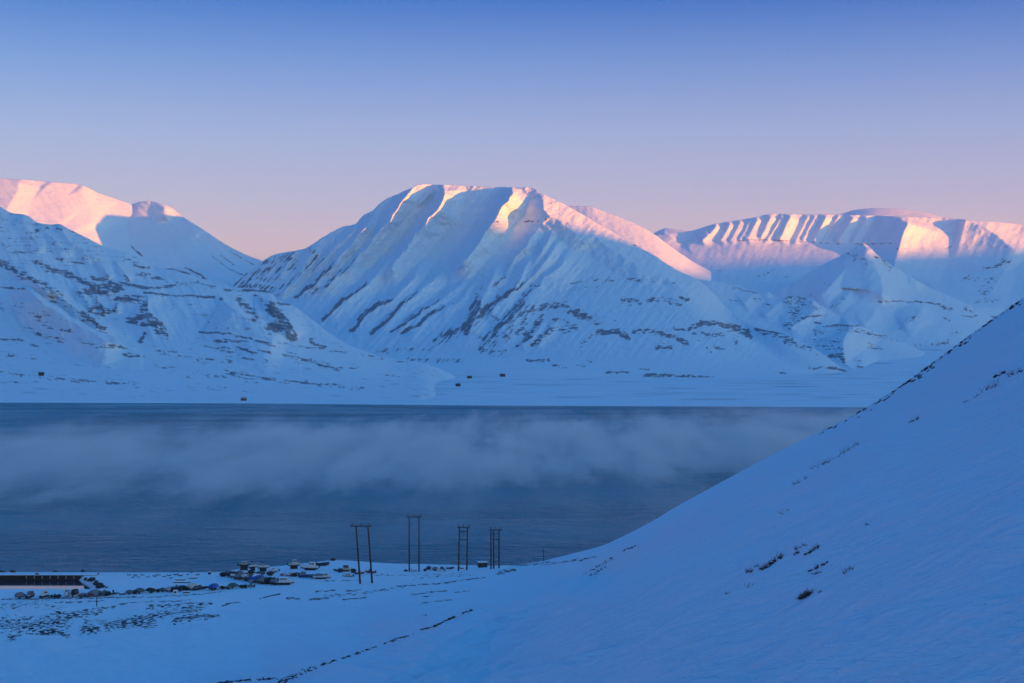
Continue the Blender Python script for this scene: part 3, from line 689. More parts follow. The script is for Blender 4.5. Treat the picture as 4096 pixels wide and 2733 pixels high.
rowF = [(-700,2760,325),(0,2760,325),(700,2760,320),(1000,2770,290),(1200,2790,215),(1500,2790,170.0),(2000,2780,102.7),(2800,2760,58.4),(3400,2740,44.2),(4096,2700,34.9),(5000,2600,28.0)]
rowG = [(-700,3300,180),(0,3300,170),(1000,3300,100),(2000,3300,54.3),(3000,3300,35.6),(4096,3250,26.4),(5000,3150,22.3)]
rowH = [(-700,4600,70),(0,4600,64),(1000,4600,36),(2000,4600,25.0),(3000,4600,20.1),(4096,4600,16.6),(5000,4600,14.5)]
def drop_back(L, X, Y, Z):
    pass
nh = Loft('ground', [rowA, rowB, rowC, rowD, rowE, rowF, rowG, rowH], -690, 4990, 6.5, 3.2, back=(), jag=0.0, seed=11)
X, Y = nh.X, nh.Y
hill = sstep(0, 160, (X - 1890) * 0.5 + (2440 - Y) * 0.0 + (Y - 2440) * 0.9)      # how far onto the hillside
# sastrugi and drifts run down the hillside
a = (X * 0.42 + Y * 0.91); b = (X * 0.91 - Y * 0.42)
scale = nh.D / 200.0
ledge_x = [1080, 1130, 1290, 1500, 1690, 1800, 1890, 1990]; ledge_y = [2752, 2733, 2662, 2588, 2522, 2478, 2440, 2400]
below = Y - np.interp(X, ledge_x, ledge_y)
jump = np.interp(X, [900, 1100, 1500, 1800, 1960], [0.34, 0.30, 0.20, 0.10, 0.0])
nh.disp += nh.D * jump * (sstep(0, 14, below) - 1) * sstep(-420, -10, below) * -1 * 0 + nh.D * jump * sstep(0, 12, below) * (1 - 0.85 * sstep(60, 500, below))
zrel = 2.3 * scale * (1.5 * fbm(b / 1100, a / 75, 3, 101) + 0.6 * fbm(b / 620, a / 28, 3, 102) + 0.22 * fbm(b / 330 + 3, a / 11, 3, 105)) * hill * sstep(0, 90, Y - nh.Y[0])
zrel = zrel + (1 - hill) * sstep(2395, 2440, Y) * (1.9 * fbm(X / 300, Y / 40, 4, 103))
for pts, wd, k in [
    ([(0,2492),(120,2478),(240,2455),(400,2430),(520,2415),(620,2407)], 3.5, .62),
    ([(0,2500),(120,2505),(260,2490)], 30, .62), ([(40,2552),(110,2535),(230,2520),(270,2540)], 13, .72), ([(230,2470),(330,2455),(400,2440)], 14, .66), ([(330,2520),(390,2518)], 14, .7),
    ([(430,2505),(520,2480),(600,2490)], 24, .68), ([(560,2470),(680,2455),(800,2435)], 16, .62), ([(700,2485),(790,2472),(870,2462)], 13, .75), ([(590,2432),(700,2425),(840,2418)], 9, .6),
    ([(640,2408),(760,2402)], 5, .6), ([(890,2422),(960,2408)], 4, .85), ([(20,2430),(120,2420),(250,2440)], 18, .42), ([(220,2410),(420,2405)], 5, .5), ([(350,2490),(420,2480)], 16, .5),
    ([(0,2397),(300,2394),(600,2388),(800,2377),(900,2366)], 2.6, .75),
    ([(1035,2395),(1075,2385),(1120,2379)], 3.5, .9), ([(1145,2393),(1200,2398)], 5, 1), ([(1240,2398),(1310,2394)], 5.5, 1), ([(1370,2398),(1465,2392)], 3, 1), ([(1260,2368),(1340,2360)], 3, .8),
    ([(1380,2366),(1440,2360)], 3, .8), ([(1300,2385),(1450,2375),(1560,2355),(1650,2340)], 7, .45), ([(1600,2345),(1750,2335),(1850,2322),(1940,2310)], 2.5, .9), ([(1990,2292),(2030,2284),(2060,2280)], 6, .8),
    ([(1650,2378),(1700,2370),(1790,2363)], 3, .95), ([(1690,2387),(1730,2383)], 2.5, .8), ([(1685,2415),(1745,2408),(1810,2400)], 2.5, 1), ([(1785,2440),(1805,2440)], 3, .8), ([(1690,2478),(1705,2477)], 3, .7),
    ([(1820,2370),(1880,2363)], 2.5, .7), ([(2160,2262),(2250,2248),(2330,2240)], 4, .6), ([(2250,2250),(2380,2228)], 5, .6), ([(2140,2256),(2200,2248)], 3, .7), ([(1280,2325),(1450,2322)], 2, .6), ([(1630,2326),(1700,2310),(1850,2290)], 2, .45),
    ([(1500,2300),(1640,2300),(1780,2300)], 4, .4), ([(1700,2310),(1900,2300)], 5, .35), ([(2070,2264),(2150,2256)], 2.5, .9)]:
    nh.stroke(pts, wd * 1.1, min(k, 0.8), warp=7)
nearr = fbm(X / 22, (Y - (X * -0.10)) / 2.6, 4, 104)
nh.weather(1.1 * nearr + 0.35 * fbm(X / 9, Y / 5, 3, 106), 1.0)
# rocks and grass showing along the hill crest
M_near = snow_mat('hillside_snow', scale=1.1, bump=0.6, dist=0.9, rock=(0.05, 0.045, 0.045), fine=0.45, rot=R(47), stretch=(0.022, 1, 1))
D = nh.D - nh.disp
WX = (X - CX) / F * D; WY = D; WZ = H + (HY - Y) / F * D + zrel
bk = []
for dist_, dz in ((140, -1.5), (60, -1.3), (20, -1.0), (5, -0.6)):
    onhill = sstep(2030, 2300, X[0])
    k_ = (WY[0] + dist_ * (WY[0] / 300 * onhill + (1 - onhill) * 0.35)) / WY[0]
    dd = WY[0] * (k_ - 1)
    slope_ = (H - WZ[0]) / WY[0]
    bz = np.maximum(H - (H - WZ[0]) * k_ - onhill * dd * (-dz) * 0.5 - (1 - onhill) * 0.3 * dd * 0, -2.5)
    bk.append((WX[0] * k_, WY[0] * k_, bz))
WX = np.vstack([[b_[0] for b_ in bk], WX]); WY = np.vstack([[b_[1] for b_ in bk], WY]); WZ = np.vstack([[b_[2] for b_ in bk], WZ])
RK = np.vstack([nh.rock[:1].repeat(4, 0) * 0, nh.rock])
XX = np.vstack([X[:1].repeat(4, 0), X]); YY = np.vstack([Y[:1].repeat(4, 0) - 20, Y])
right_edge = 338 + (YY - 2318) * 1.9
inb = sstep(2300, 2304, YY) * (1 - sstep(2346, 2357 + 3 * pnoise(XX / 60, XX * 0, 5), YY)) * (1 - sstep(right_edge - 14, right_edge + 30, XX))
WZ = WZ * (1 - inb) + np.minimum(WZ, -0.9) * inb
ng = grid_mesh('hillside', WX, WY, WZ, M_near, RK)
ng['kind'] = 'structure'

# ------------------------------------------------------------------ water
m, n, l, o = new_mat('sea_water')
b = n.new('ShaderNodeBsdfPrincipled')
b.inputs['Base Color'].default_value = (0.0, 0.27, 0.40, 1)
b.inputs['Specular IOR Level'].default_value = 0.13
b.inputs['Roughness'].default_value = 0.42
b.inputs['IOR'].default_value = 1.33
g = n.new('ShaderNodeNewGeometry')
hs = None
for sc_, st, amt in ((0.36, (0.8, 1, 1), 1.0), (0.15, (0.6, 1, 1), 2.2), (0.04, (0.5, 1, 1), 2.5)):
    mp = n.new('ShaderNodeMapping'); mp.inputs['Scale'].default_value = st
    l.new(g.outputs['Position'], mp.inputs['Vector'])
    nz = n.new('ShaderNodeTexNoise'); nz.inputs['Scale'].default_value = sc_; nz.inputs['Detail'].default_value = 5; nz.inputs['Distortion'].default_value = 0.6
    l.new(mp.outputs[0], nz.inputs['Vector'])
    mu = n.new('ShaderNodeMath'); mu.operation = 'MULTIPLY'; mu.inputs[1].default_value = amt
    l.new(nz.outputs['Fac'], mu.inputs[0])
    if hs is None: hs = mu
    else:
        ad = n.new('ShaderNodeMath'); ad.operation = 'ADD'
        l.new(hs.outputs[0], ad.inputs[0]); l.new(mu.outputs[0], ad.inputs[1]); hs = ad
bp = n.new('ShaderNodeBump'); bp.inputs['Strength'].default_value = 1.0; bp.inputs['Distance'].default_value = 4.0
l.new(hs.outputs[0], bp.inputs['Height']); l.new(bp.outputs[0], b.inputs['Normal'])
pn = n.new('ShaderNodeTexNoise'); pn.inputs['Scale'].default_value = 0.006; pn.inputs['Detail'].default_value = 4      # gusts ruffle the water in patches
pm = n.new('ShaderNodeMapping'); pm.inputs['Scale'].default_value = (0.5, 1, 1); l.new(g.outputs['Position'], pm.inputs['Vector']); l.new(pm.outputs[0], pn.inputs['Vector'])
pr = n.new('ShaderNodeMapRange'); pr.inputs['From Min'].default_value = 0.35; pr.inputs['From Max'].default_value = 0.65; pr.inputs['To Min'].default_value = 0.15; pr.inputs['To Max'].default_value = 0.35
l.new(pn.outputs['Fac'], pr.inputs['Value']); l.new(pr.outputs[0], b.inputs['Roughness'])
ps = n.new('ShaderNodeMapRange'); ps.inputs['From Min'].default_value = 0.35; ps.inputs['From Max'].default_value = 0.65; ps.inputs['To Min'].default_value = 5.0; ps.inputs['To Max'].default_value = 10.0
l.new(pn.outputs['Fac'], ps.inputs['Value']); l.new(ps.outputs[0], bp.inputs['Distance'])
l.new(b.outputs[0], o.inputs[0])
M_sea = m
wx = np.linspace(-5200, 8200, 60); wy = np.linspace(3400, 400, 40)
AX, AY = np.meshgrid(wx, wy)
sea = grid_mesh('water', AX, AY, AX * 0, M_sea)
sea['kind'] = 'structure'

# ------------------------------------------------------------------ placing things: a sight line meets the ground already built
bpy.context.view_layer.update()
DG = bpy.context.evaluated_depsgraph_get()
def cast(px, py):
    d = Vector(((px - CX) / F, 1.0, (HY - py) / F)).normalized()
    ok, loc, nor, _, ob, _ = S.ray_cast(DG, Vector((0, 0, H)), d)
    return Vector(loc) if ok else P(px, py, 500)
def ground_below(x, y, z=300.0):
    ok, loc, nor, _, ob, _ = S.ray_cast(DG, Vector((x, y, z)), Vector((0, 0, -1)))
    return loc.z if ok else 0.0

MATS = {}
def paint(name, col, rough=0.55, metal=0.0, var=0.25, sc=2.0):
    if name in MATS: return MATS[name]
    m, n, l, o = new_mat(name)
    b = n.new('ShaderNodeBsdfPrincipled'); b.inputs['Roughness'].default_value = rough; b.inputs['Metallic'].default_value = metal
    g = n.new('ShaderNodeTexCoord'); nz = n.new('ShaderNodeTexNoise'); nz.inputs['Scale'].default_value = sc; nz.inputs['Detail'].default_value = 5
    l.new(g.outputs['Object'], nz.inputs['Vector'])
    mx = n.new('ShaderNodeMix'); mx.data_type = 'RGBA'
    mx.inputs[6].default_value = tuple(c * (1 - var) for c in col) + (1,); mx.inputs[7].default_value = tuple(min(1, c * (1 + var)) for c in col) + (1,)
    l.new(nz.outputs['Fac'], mx.inputs[0]); l.new(mx.outputs[2], b.inputs['Base Color']); l.new(b.outputs[0], o.inputs[0])
    MATS[name] = m
    return m
WHITE = paint('white_gelcoat', (0.62, 0.62, 0.60)); CREAM = paint('cream_gelcoat', (0.52, 0.47, 0.38)); NAVY = paint('navy_paint', (0.02, 0.04, 0.14))
DARK = paint('dark_hull_paint', (0.022, 0.022, 0.028)); REDP = paint('red_hull_paint', (0.22, 0.035, 0.03)); BROWN = paint('brown_wood', (0.11, 0.065, 0.045))
GREYT = paint('grey_tarpaulin', (0.16, 0.17, 0.19), 0.8); GREENT = paint('green_tarpaulin', (0.07, 0.12, 0.12), 0.8); BLUET = paint('blue_tarpaulin', (0.02, 0.09, 0.32), 0.7)
BLACKT = paint('black_cover', (0.02, 0.022, 0.026), 0.8); GLASS = paint('dark_glass', (0.015, 0.02, 0.03), 0.1, var=0.1); STEEL = paint('galvanised_steel', (0.25, 0.26, 0.27), 0.5, 0.6)
RUBBER = paint('black_rubber', (0.015, 0.015, 0.015), 0.9); WOOD = paint('tarred_pole_wood', (0.055, 0.036, 0.028), 0.9, sc=1.0); SNOWP = paint('settled_snow', (0.82, 0.86, 0.9), 0.8, var=0.04)
QUAY = paint('rusty_sheet_pile', (0.035, 0.025, 0.025), 0.9); PALE = paint('pale_fender', (0.35, 0.36, 0.38)); STONE = paint('dark_stone', (0.045, 0.038, 0.038), 0.95, sc=3.0)
TEAL = paint('teal_canvas', (0.05, 0.14, 0.17), 0.8); PORC = paint('brown_porcelain', (0.05, 0.025, 0.02), 0.3); STRAW = paint('dead_grass', (0.10, 0.055, 0.035), 0.9)
REDHUT = paint('red_brown_boards', (0.14, 0.045, 0.035), 0.9)

class MB:
    def __init__(self): self.v = []; self.f = []
    def box(self, cx, cy, cz, sx, sy, sz, tx=1.0, ty=1.0, rz=0.0, shx=0.0):
        b = len(self.v)
        for z, kx, ky in ((-0.5, 1, 1), (0.5, tx, ty)):
            for a, c in ((-.5, -.5), (.5, -.5), (.5, .5), (-.5, .5)):
                x = a * sx * kx + (shx if z > 0 else 0); y = c * sy * ky
                self.v.append((cx + x * math.cos(rz) - y * math.sin(rz), cy + x * math.sin(rz) + y * math.cos(rz), cz + z * sz))
        self.f += [(b+3,b+2,b+1,b), (b+4,b+5,b+6,b+7), (b,b+1,b+5,b+4), (b+1,b+2,b+6,b+5), (b+2,b+3,b+7,b+6), (b+3,b,b+4,b+7)]
        return self
    def tube(self, p, q_, r0, r1=None, n=8):
        r1 = r0 if r1 is None else r1
        p = Vector(p); q_ = Vector(q_); d = (q_ - p).normalized()
        u = d.orthogonal().normalized(); w_ = d.cross(u)
        b = len(self.v)
        for c, r in ((p, r0), (q_, r1)):
            for i in range(n):
                a = 2 * math.pi * i / n
                self.v.append(tuple(c + u * r * math.cos(a) + w_ * r * math.sin(a)))
        for i in range(n):
            j = (i + 1) % n
            self.f.append((b+i, b+j, b+n+j, b+n+i))
        self.f.append(tuple(b+i for i in reversed(range(n)))); self.f.append(tuple(b+n+i for i in range(n)))
        return self
    def loft(self, secs, cap=True, close=False):
        b = len(self.v); m_ = len(secs[0])
        for s_ in secs: self.v += [tuple(p) for p in s_]
        for i in range(len(secs) - 1):
            for j in range(m_ - (0 if close else 1)):
                k = (j + 1) % m_
                self.f.append((b+i*m_+j, b+i*m_+k, b+(i+1)*m_+k, b+(i+1)*m_+j))
        if cap:
            self.f.append(tuple(b + j for j in reversed(range(m_)))); self.f.append(tuple(b + (len(secs)-1)*m_ + j for j in range(m_)))
        return self
    def rock(self, c, r, rnd):
        b = len(self.v)
        pts = []
        for k in range(5):
            ph = math.pi * k / 4
            for i in range(7 if 0 < k < 4 else 1):
                a = 2 * math.pi * (i + 0.5 * (k % 2)) / 7
                rr_ = rnd.uniform(0.72, 1.15)
                pts.append((c[0] + r[0]*rr_*math.sin(ph)*math.cos(a), c[1] + r[1]*rr_*math.sin(ph)*math.sin(a), c[2] + r[2]*rr_*math.cos(ph)))
        self.v += pts
        for i in range(7):
            j = (i + 1) % 7
            self.f.append((b, b+1+i, b+1+j))
            for k in range(2): self.f.append((b+1+7*k+i, b+8+7*k+i, b+8+7*k+j, b+1+7*k+j))
            self.f.append((b+15+i, b+22, b+15+j))
        return self
    def build(self, name, mat, parent=None, smooth=False):
        me = bpy.data.meshes.new(name); me.from_pydata(self.v, [], self.f); me.update()
        if smooth:
            for p_ in me.polygons: p_.use_smooth = True
        me.materials.append(mat)
        ob = bpy.data.objects.new(name, me); COL.objects.link(ob)
        if parent: ob.parent = parent
        return ob

def tag(o, label, cat, group=None):
    o['label'] = label; o['category'] = cat
    if group: o['group'] = group
    return o
def thing(name, loc, rz, label, cat, group=None):
    o = bpy.data.objects.new(name, None); COL.objects.link(o)
    o.location = loc; o.rotation_euler = (0, 0, rz)
    return tag(o, label, cat, group)

def hull_mb(L, W, Hh, z0, flare=1.25, bow=2.2, keel=0.25):
    mb = MB(); secs = []
    N = 9
    for i in range(N):
        t = i / (N - 1)
        w_ = W / 2 * (0.88 + 0.12 * min(1, t * 3)) * (1 - max(0.0, (t - 0.45) / 0.55) ** bow * 0.97)
        top = Hh * (1 + 0.28 * t * t); kz = Hh * keel * max(0, (t - 0.6) / 0.4) ** 2 * 2.2
        x = -L / 2 + L * t * (1.0)
        secs.append([(x, -w_, z0 + top), (x, -w_ / flare, z0 + kz * .7 + Hh * 0.32), (x - (0.06 * L * (1 - t) if 0 else 0), 0, z0 + kz), (x, w_ / flare, z0 + kz * .7 + Hh * 0.32), (x, w_, z0 + top)])
    mb.loft(secs, cap=True, close=True)
    return mb

def cradle(t, L, W, z0, dark=True):
    for s_ in (-1, 1):
        for e in (-0.3, 0.22):
            MB().tube((e * L, s_ * W * 0.42, 0), (e * L, s_ * W * 0.34, z0 + 0.35), 0.07, 0.06, 6).build('support', BROWN, t)
    MB().box(-0.04 * L, 0, z0 / 2, L * 0.6, 0.3, z0).build('keel_block', DARK, t)

def cabin(t, L, W, zb, ch, cl, cx_, mat, win=GLASS, slope=0.25, snow=True, cw=0.72):
    mb = MB()
    x0 = cx_ - cl / 2; x1 = cx_ + cl / 2; w0 = W * cw / 2; w1 = w0 * 0.88
    sec = []
    prof = [(x0, zb), (x1, zb), (x1 - slope * ch - 0.05 * cl, zb + ch), (x0 + 0.05, zb + ch)]
    b = mb
    b.v += [(x, -w0 if z == zb else -w1, z) for x, z in prof] + [(x, w0 if z == zb else w1, z) for x, z in prof]
    b.f += [(0,1,2,3), (7,6,5,4), (0,4,5,1), (1,5,6,2), (2,6,7,3), (3,7,4,0)]
    c = b.build('cabin', mat, t)
    wz0, wz1 = zb + ch * 0.45, zb + ch * 0.85
    for s_ in (-1, 1):
        n = 2 if cl > 1.8 else 1
        for k in range(n):
            a = x0 + 0.12 * cl + k * (cl * 0.72 / n); e = a + cl * 0.72 / n - 0.14
            y0 = s_ * (w0 + 0.02 - (w0 - w1) * 0.45); y1 = s_ * (w0 + 0.02 - (w0 - w1) * 0.85)
            g = MB(); g.v = [(a, y0, wz0), (e, y0, wz0), (e, y1, wz1), (a, y1, wz1), (a, y0 - s_*.05, wz0), (e, y0 - s_*.05, wz0), (e, y1 - s_*.05, wz1), (a, y1 - s_*.05, wz1)]
            g.f = [(0,1,2,3), (7,6,5,4), (0,4,5,1), (1,5,6,2), (2,6,7,3), (3,7,4,0)]
            g.build('window', win, c)
    g = MB().box(x1 - slope * ch * 0.62 - 0.02 * cl, 0, (wz0 + wz1) / 2, 0.10, w1 * 1.6, (wz1 - wz0)); g.build('windscreen', win, c)
    if snow and cl * 10 % 2 < 1: MB().box((x0 + x1 - slope * ch) / 2, 0, zb + ch + 0.04, cl * 0.86, w1 * 1.9, 0.08, 0.9, 0.9).build('snow_cap', SNOWP, c)
    return c

def motor_boat(px, py, wpx, yaw, label, hull=WHITE, cab=WHITE, ch=1.2, hh=0.9, z0=0.7, stand=True, canopy=None, cl=0.4, cx_=0.0, group=None, name='motor_boat', bottom=None, cat='boat'):
    loc = cast(px, py); k = loc.y / F
    wpx = wpx * 1.12; ch *= 1.1; hh *= 1.08
    app = wpx * k
    W_ = 0.34 * app / max(0.35, abs(math.cos(yaw)) + 0.34 * abs(math.sin(yaw)))
    L = app / (abs(math.cos(yaw)) + 0.34 * abs(math.sin(yaw)))
    W_ = 0.34 * L
    t = thing(name, loc, yaw, label, cat, group)
    hull_mb(L, W_, hh, z0).build('hull', hull, t)
    if bottom: hull_mb(L * 0.985, W_ * 0.93, hh * 0.42, z0 - 0.03).build('hull_bottom', bottom, t)
    if int(px) % 2: MB().box(-0.05 * L, 0, z0 + hh * 1.02, L * 0.72, W_ * 0.8, 0.08, 0.95, 0.8).build('deck_snow', SNOWP, t)
    zb = z0 + hh
    if cab: cabin(t, L, W_, zb, ch, L * cl, cx_ * L, cab)
    if canopy:
        mb = MB(); secs = []
        for i in range(6):
            u = i / 5; x = -0.42 * L + 0.5 * L * u; hh_ = ch * (0.75 + 0.35 * math.sin(u * math.pi)); w_ = W_ * 0.44
            secs.append([(x, w_ * math.cos(a), zb - 0.05 + hh_ * math.sin(a) ** 0.8) for a in [math.pi * j / 8 for j in range(9)]])
        mb.loft(secs, cap=True).build('canopy', canopy, t)
    MB().tube((0.46 * L, 0, zb + 0.1), (0.36 * L, 0, zb + 0.75), 0.03).tube((0.36 * L, -W_*.2, zb+.75), (0.36 * L, W_*.2, zb+.75), 0.03).build('bow_rail', STEEL, t)
    MB().box(-0.53 * L, 0, z0 + hh * 0.75, 0.35, 0.4, 0.9).build('outboard_motor', BLACKT, t)
    if stand: cradle(t, L, W_, z0)
    return t

def covered_boat(px, py, wpx, hpx, yaw, label, cover=GREYT, hull=DARK, group=None, wheels=True, snow=True, seed=0):
    loc = cast(px, py); k = loc.y / F
    wpx *= 1.15; hpx *= 1.15; snow = snow and seed % 3 == 0
    L = wpx * k / (abs(math.cos(yaw)) + 0.4 * abs(math.sin(yaw))); W_ = 0.40 * L if abs(math.sin(yaw)) < 0.7 else wpx * k * 0.95
    if abs(math.sin(yaw)) >= 0.7: L = W_ * 2.0
    Ht = hpx * k; z0 = min(0.55, Ht * 0.25); hh = Ht * 0.32
    t = thing('covered_boat', loc, yaw, label, 'covered boat', group)
    hull_mb(L, W_ * 0.92, hh, z0).build('hull', hull, t)
    rnd = random.Random(seed + int(px))
    mb = MB(); secs = []
    for i in range(9):
        u = i / 8; x = -L * 0.5 + L * u * 0.98
        e = (1 - abs(2 * u - 0.9) ** 2.6 * 0.75)
        e = max(0.2, min(1, e)) * rnd.uniform(0.93, 1.06)
        w_ = W_ / 2 * max(0.15, (1 - max(0, (u - 0.5) / 0.5) ** 2.2 * 0.9)); top = (Ht - z0 - hh * 0.8) * e
        secs.append([(x, w_ * math.cos(a) * 1.04, z0 + hh * 0.62 + (top + hh * .2) * math.sin(a) ** 0.75 if 0 < j < 10 else z0 + hh * 0.45) for j, a in [(j, math.pi * j / 10) for j in range(11)]])
    c = mb.loft(secs, cap=True).build('tarpaulin', cover, t, smooth=True)
    if snow:
        mb = MB(); sec2 = []
        for s_ in secs[1:8]: sec2.append([(p[0], p[1] * 0.98, p[2] + 0.07) for p in s_[4:7]])
        lo = [[(p[0], p[1], p[2] - 0.1) for p in reversed(s_)] for s_ in sec2]
        mb.loft([a + b_ for a, b_ in zip(sec2, lo)], cap=True, close=True).build('snow_cap', SNOWP, c, smooth=True)
    if wheels:
        MB().box(0.05 * L, 0, z0 * 0.7, L * 0.9, 0.12, 0.12).box(-0.1 * L, 0, z0 * 0.6, 0.12, W_ * 0.9, 0.12).build('trailer_frame', STEEL, t)
        for s_ in (-1, 1): MB().tube((-0.1 * L, s_ * W_ * 0.45, 0.28), (-0.1 * L, s_ * (W_ * 0.45 + 0.18), 0.28), 0.28, n=12).build('wheel', RUBBER, t)
    else: cradle(t, L, W_, z0)
    return t

def sail_boat(px, py, wpx, yaw, label, mast_px, boom=BLUET, hull=WHITE):
    loc = cast(px, py); k = loc.y / F
    L = wpx * k / (abs(math.cos(yaw)) + 0.3 * abs(math.sin(yaw))); W_ = 0.3 * L; z0 = 1.35; hh = 0.85
    t = thing('sailing_boat', loc, yaw, label, 'sailing boat', None)
    hull_mb(L, W_, hh, z0, bow=1.8).build('hull', hull, t)
    hull_mb(L * .96, W_ * .9, hh * .4, z0 - .04, bow=1.8).build('hull_bottom', DARK, t)
    MB().box(-0.02 * L, 0, z0 - 0.55, L * 0.3, 0.16, 1.15, 1.3, 1.6).build('keel', DARK, t)
    MB().box(-0.44 * L, 0, z0 - 0.2, L * 0.06, 0.08, 0.9).build('rudder', DARK, t)
    cabin(t, L, W_, z0 + hh, 0.45, L * 0.36, 0.02 * L, CREAM, slope=0.5, cw=0.55)
    mh = mast_px * k
    MB().tube((0.06 * L, 0, z0 + hh), (0.06 * L, 0, z0 + hh + mh), 0.075, 0.05, 6).build('mast', STEEL, t)
    MB().tube((0.06 * L, 0, z0 + hh + 1.25), (-0.36 * L, 0, z0 + hh + 1.45), 0.17, 0.12, 8).build('sail_cover', boom, t)
    MB().tube((0.06 * L, 0, z0 + hh + mh * .97), (0.48 * L, 0, z0 + hh * 1.25), 0.015, n=4).tube((0.06 * L, 0, z0 + hh + mh * .97), (-0.48 * L, 0, z0 + hh), 0.015, n=4).build('stay_wire', STEEL, t)
    cradle(t, L, W_, z0)
    return t

def dinghy(px, py, wpx, yaw, label, mat=DARK, group=None, up=False):
    loc = cast(px, py); k = loc.y / F; L = wpx * k
    t = thing('dinghy', loc, yaw, label, 'dinghy', group)
    W_ = 0.42 * L; hh = 0.22 * L
    hull_mb(L, W_, hh, 0.05).build('hull', mat, t)
    MB().box(-0.06 * L, 0, hh * 1.05 + 0.05, L * 0.7, W_ * 0.7, 0.06).build('snow_fill', SNOWP, t)
    MB().box(-0.52 * L, 0, hh + 0.15, 0.2, 0.25, 0.5).build('outboard_motor', BLACKT, t)
    return t

def snowmobile(px, py, yaw, label, mat=BLACKT):
    loc = cast(px, py)
    t = thing('snowmobile', loc, yaw, label, 'snowmobile', None)
    MB().box(0.45, 0, 0.62, 1.1, 0.75, 0.5, 0.6, 0.8, shx=-0.1).build('body', mat, t)
    MB().box(-0.5, 0, 0.72, 1.2, 0.4, 0.28, 0.9, 0.8).build('seat', BLACKT, t)
    MB().box(0.25, 0, 1.08, 0.08, 0.6, 0.45, 1, 0.7, shx=-0.25).build('windscreen', GLASS, t)
    MB().box(-0.45, 0, 0.22, 1.9, 0.42, 0.36, 0.85, 1).build('track', RUBBER, t)
    for s_ in (-1, 1): MB().box(0.85, s_ * 0.42, 0.06, 1.1, 0.14, 0.06).tube((0.7, s_ * 0.42, 0.08), (0.6, s_ * 0.25, 0.5), 0.03, n=5).build('ski', DARK, t)
    MB().tube((0.02, -0.35, 1.0), (0.02, 0.35, 1.0), 0.025, n=6).build('handlebar', STEEL, t)
    return t

# ------------------------------------------------------------------ power poles
def hframe(xb, yb, xt, yt, legs, arms, label, sep_t=None, r=0.33, hang=False, guy=None, ins=3):
    """legs: list of (base px, base py, top px, top py); arms: list of (px0, px1, py, thickness m)"""
    base = cast(*legs[0][:2]); D = base.y
    t = thing('power_pole', base, 0, label, 'power pole', 'timber power poles by the shore')
    rel = lambda v: tuple(v - base)
    for (bx, by, tx, ty) in legs:
        b_ = P(bx, by, D); b_.z = base.z - 0.5 + (P(bx, by, D).z - base.z); 
        b_ = Vector((b_.x, D, ground_below(b_.x, D) - 0.4)) if ground_below(b_.x, D) > 0 else b_
        MB().tube(rel(b_), rel(P(tx, ty, D)), r, r * 0.72, 10).build('pole', WOOD, t)
    for (x0, x1, y_, th) in arms:
        a = P(x0, y_, D); c = P(x1, y_, D)
        for off in (-r, r):
            mb = MB(); p = a - base; q2 = c - base
            mb.box((p.x + q2.x) / 2, off, p.z, q2.x - p.x, 0.16, th)
            mb.build('crossarm', WOOD, t)
    x0, x1, y_, th = arms[0]
    for i in range(ins):
        u = 0.10 + 0.8 * i / max(1, ins - 1)
        p = P(x0 + (x1 - x0) * u, y_, D) - base
        MB().tube((p.x, 0, p.z + th / 2), (p.x, 0, p.z + th / 2 + 0.45), 0.09, 0.07, 8).tube((p.x, 0, p.z + th/2 + .45), (p.x, 0, p.z + th/2 + 1.0), 0.22, 0.15, 10).build('insulator', PORC, t)
    if hang:
        (hx0, hx1, hy, hl) = hang
        for i in range(3):
            p = P(hx0 + (hx1 - hx0) * (i + 0.8) / 3.6, hy, D) - base
            MB().tube((p.x, -0.4, p.z), (p.x, -0.4, p.z - hl * 0.35), 0.12, 0.10, 8).tube((p.x, -0.4, p.z - hl * 0.35), (p.x, -0.4, p.z - hl), 0.03, n=5).build('hanging_insulator', PORC, t)
    if guy:
        for (sx_, sy_, gx_, gy_) in guy:
            g_ = cast(gx_, gy_)
            MB().tube(rel(P(sx_, sy_, D)), rel(g_), 0.035, n=5).build('guy_wire', STEEL, t)
    return t
hframe(0, 0, 0, 0, [(1441, 2335, 1424, 2106), (1489, 2332, 1472, 2106)], [(1400, 1487, 2105, 0.32)],
       'tallest leaning timber pole pair with three insulators, leftmost and nearest of the power poles', r=0.36, guy=[(1426, 2120, 1688, 2325), (1474, 2120, 1698, 2323)])
hframe(0, 0, 0, 0, [(1637, 2288, 1637, 2070), (1676, 2286, 1676, 2070)], [(1626, 1688, 2068, 0.26)],
       'slender upright timber pole pair with a bare narrow crossarm, standing behind the small shore boats', r=0.29)
hframe(0, 0, 0, 0, [(1834, 2284, 1838, 2112), (1867, 2284, 1870, 2112)], [(1828, 1881, 2110, 0.28), (1838, 1872, 2125, 0.22), (1836, 1870, 2159, 0.24)],
       'timber pole pair with three crossbeams and hanging insulators, left of the dark shed', r=0.31, hang=(1838, 1872, 2127, 2.0))
hframe(0, 0, 0, 0, [(1964, 2277, 1964, 2120), (1975, 2276, 1975, 2121), (1996, 2275, 1996, 2121)], [(1958, 2008, 2120, 0.26), (1962, 2000, 2136, 0.2), (1960, 2000, 2158, 0.22)],
       'three-legged timber pole frame with three crossbeams, right of the dark shed', r=0.29)

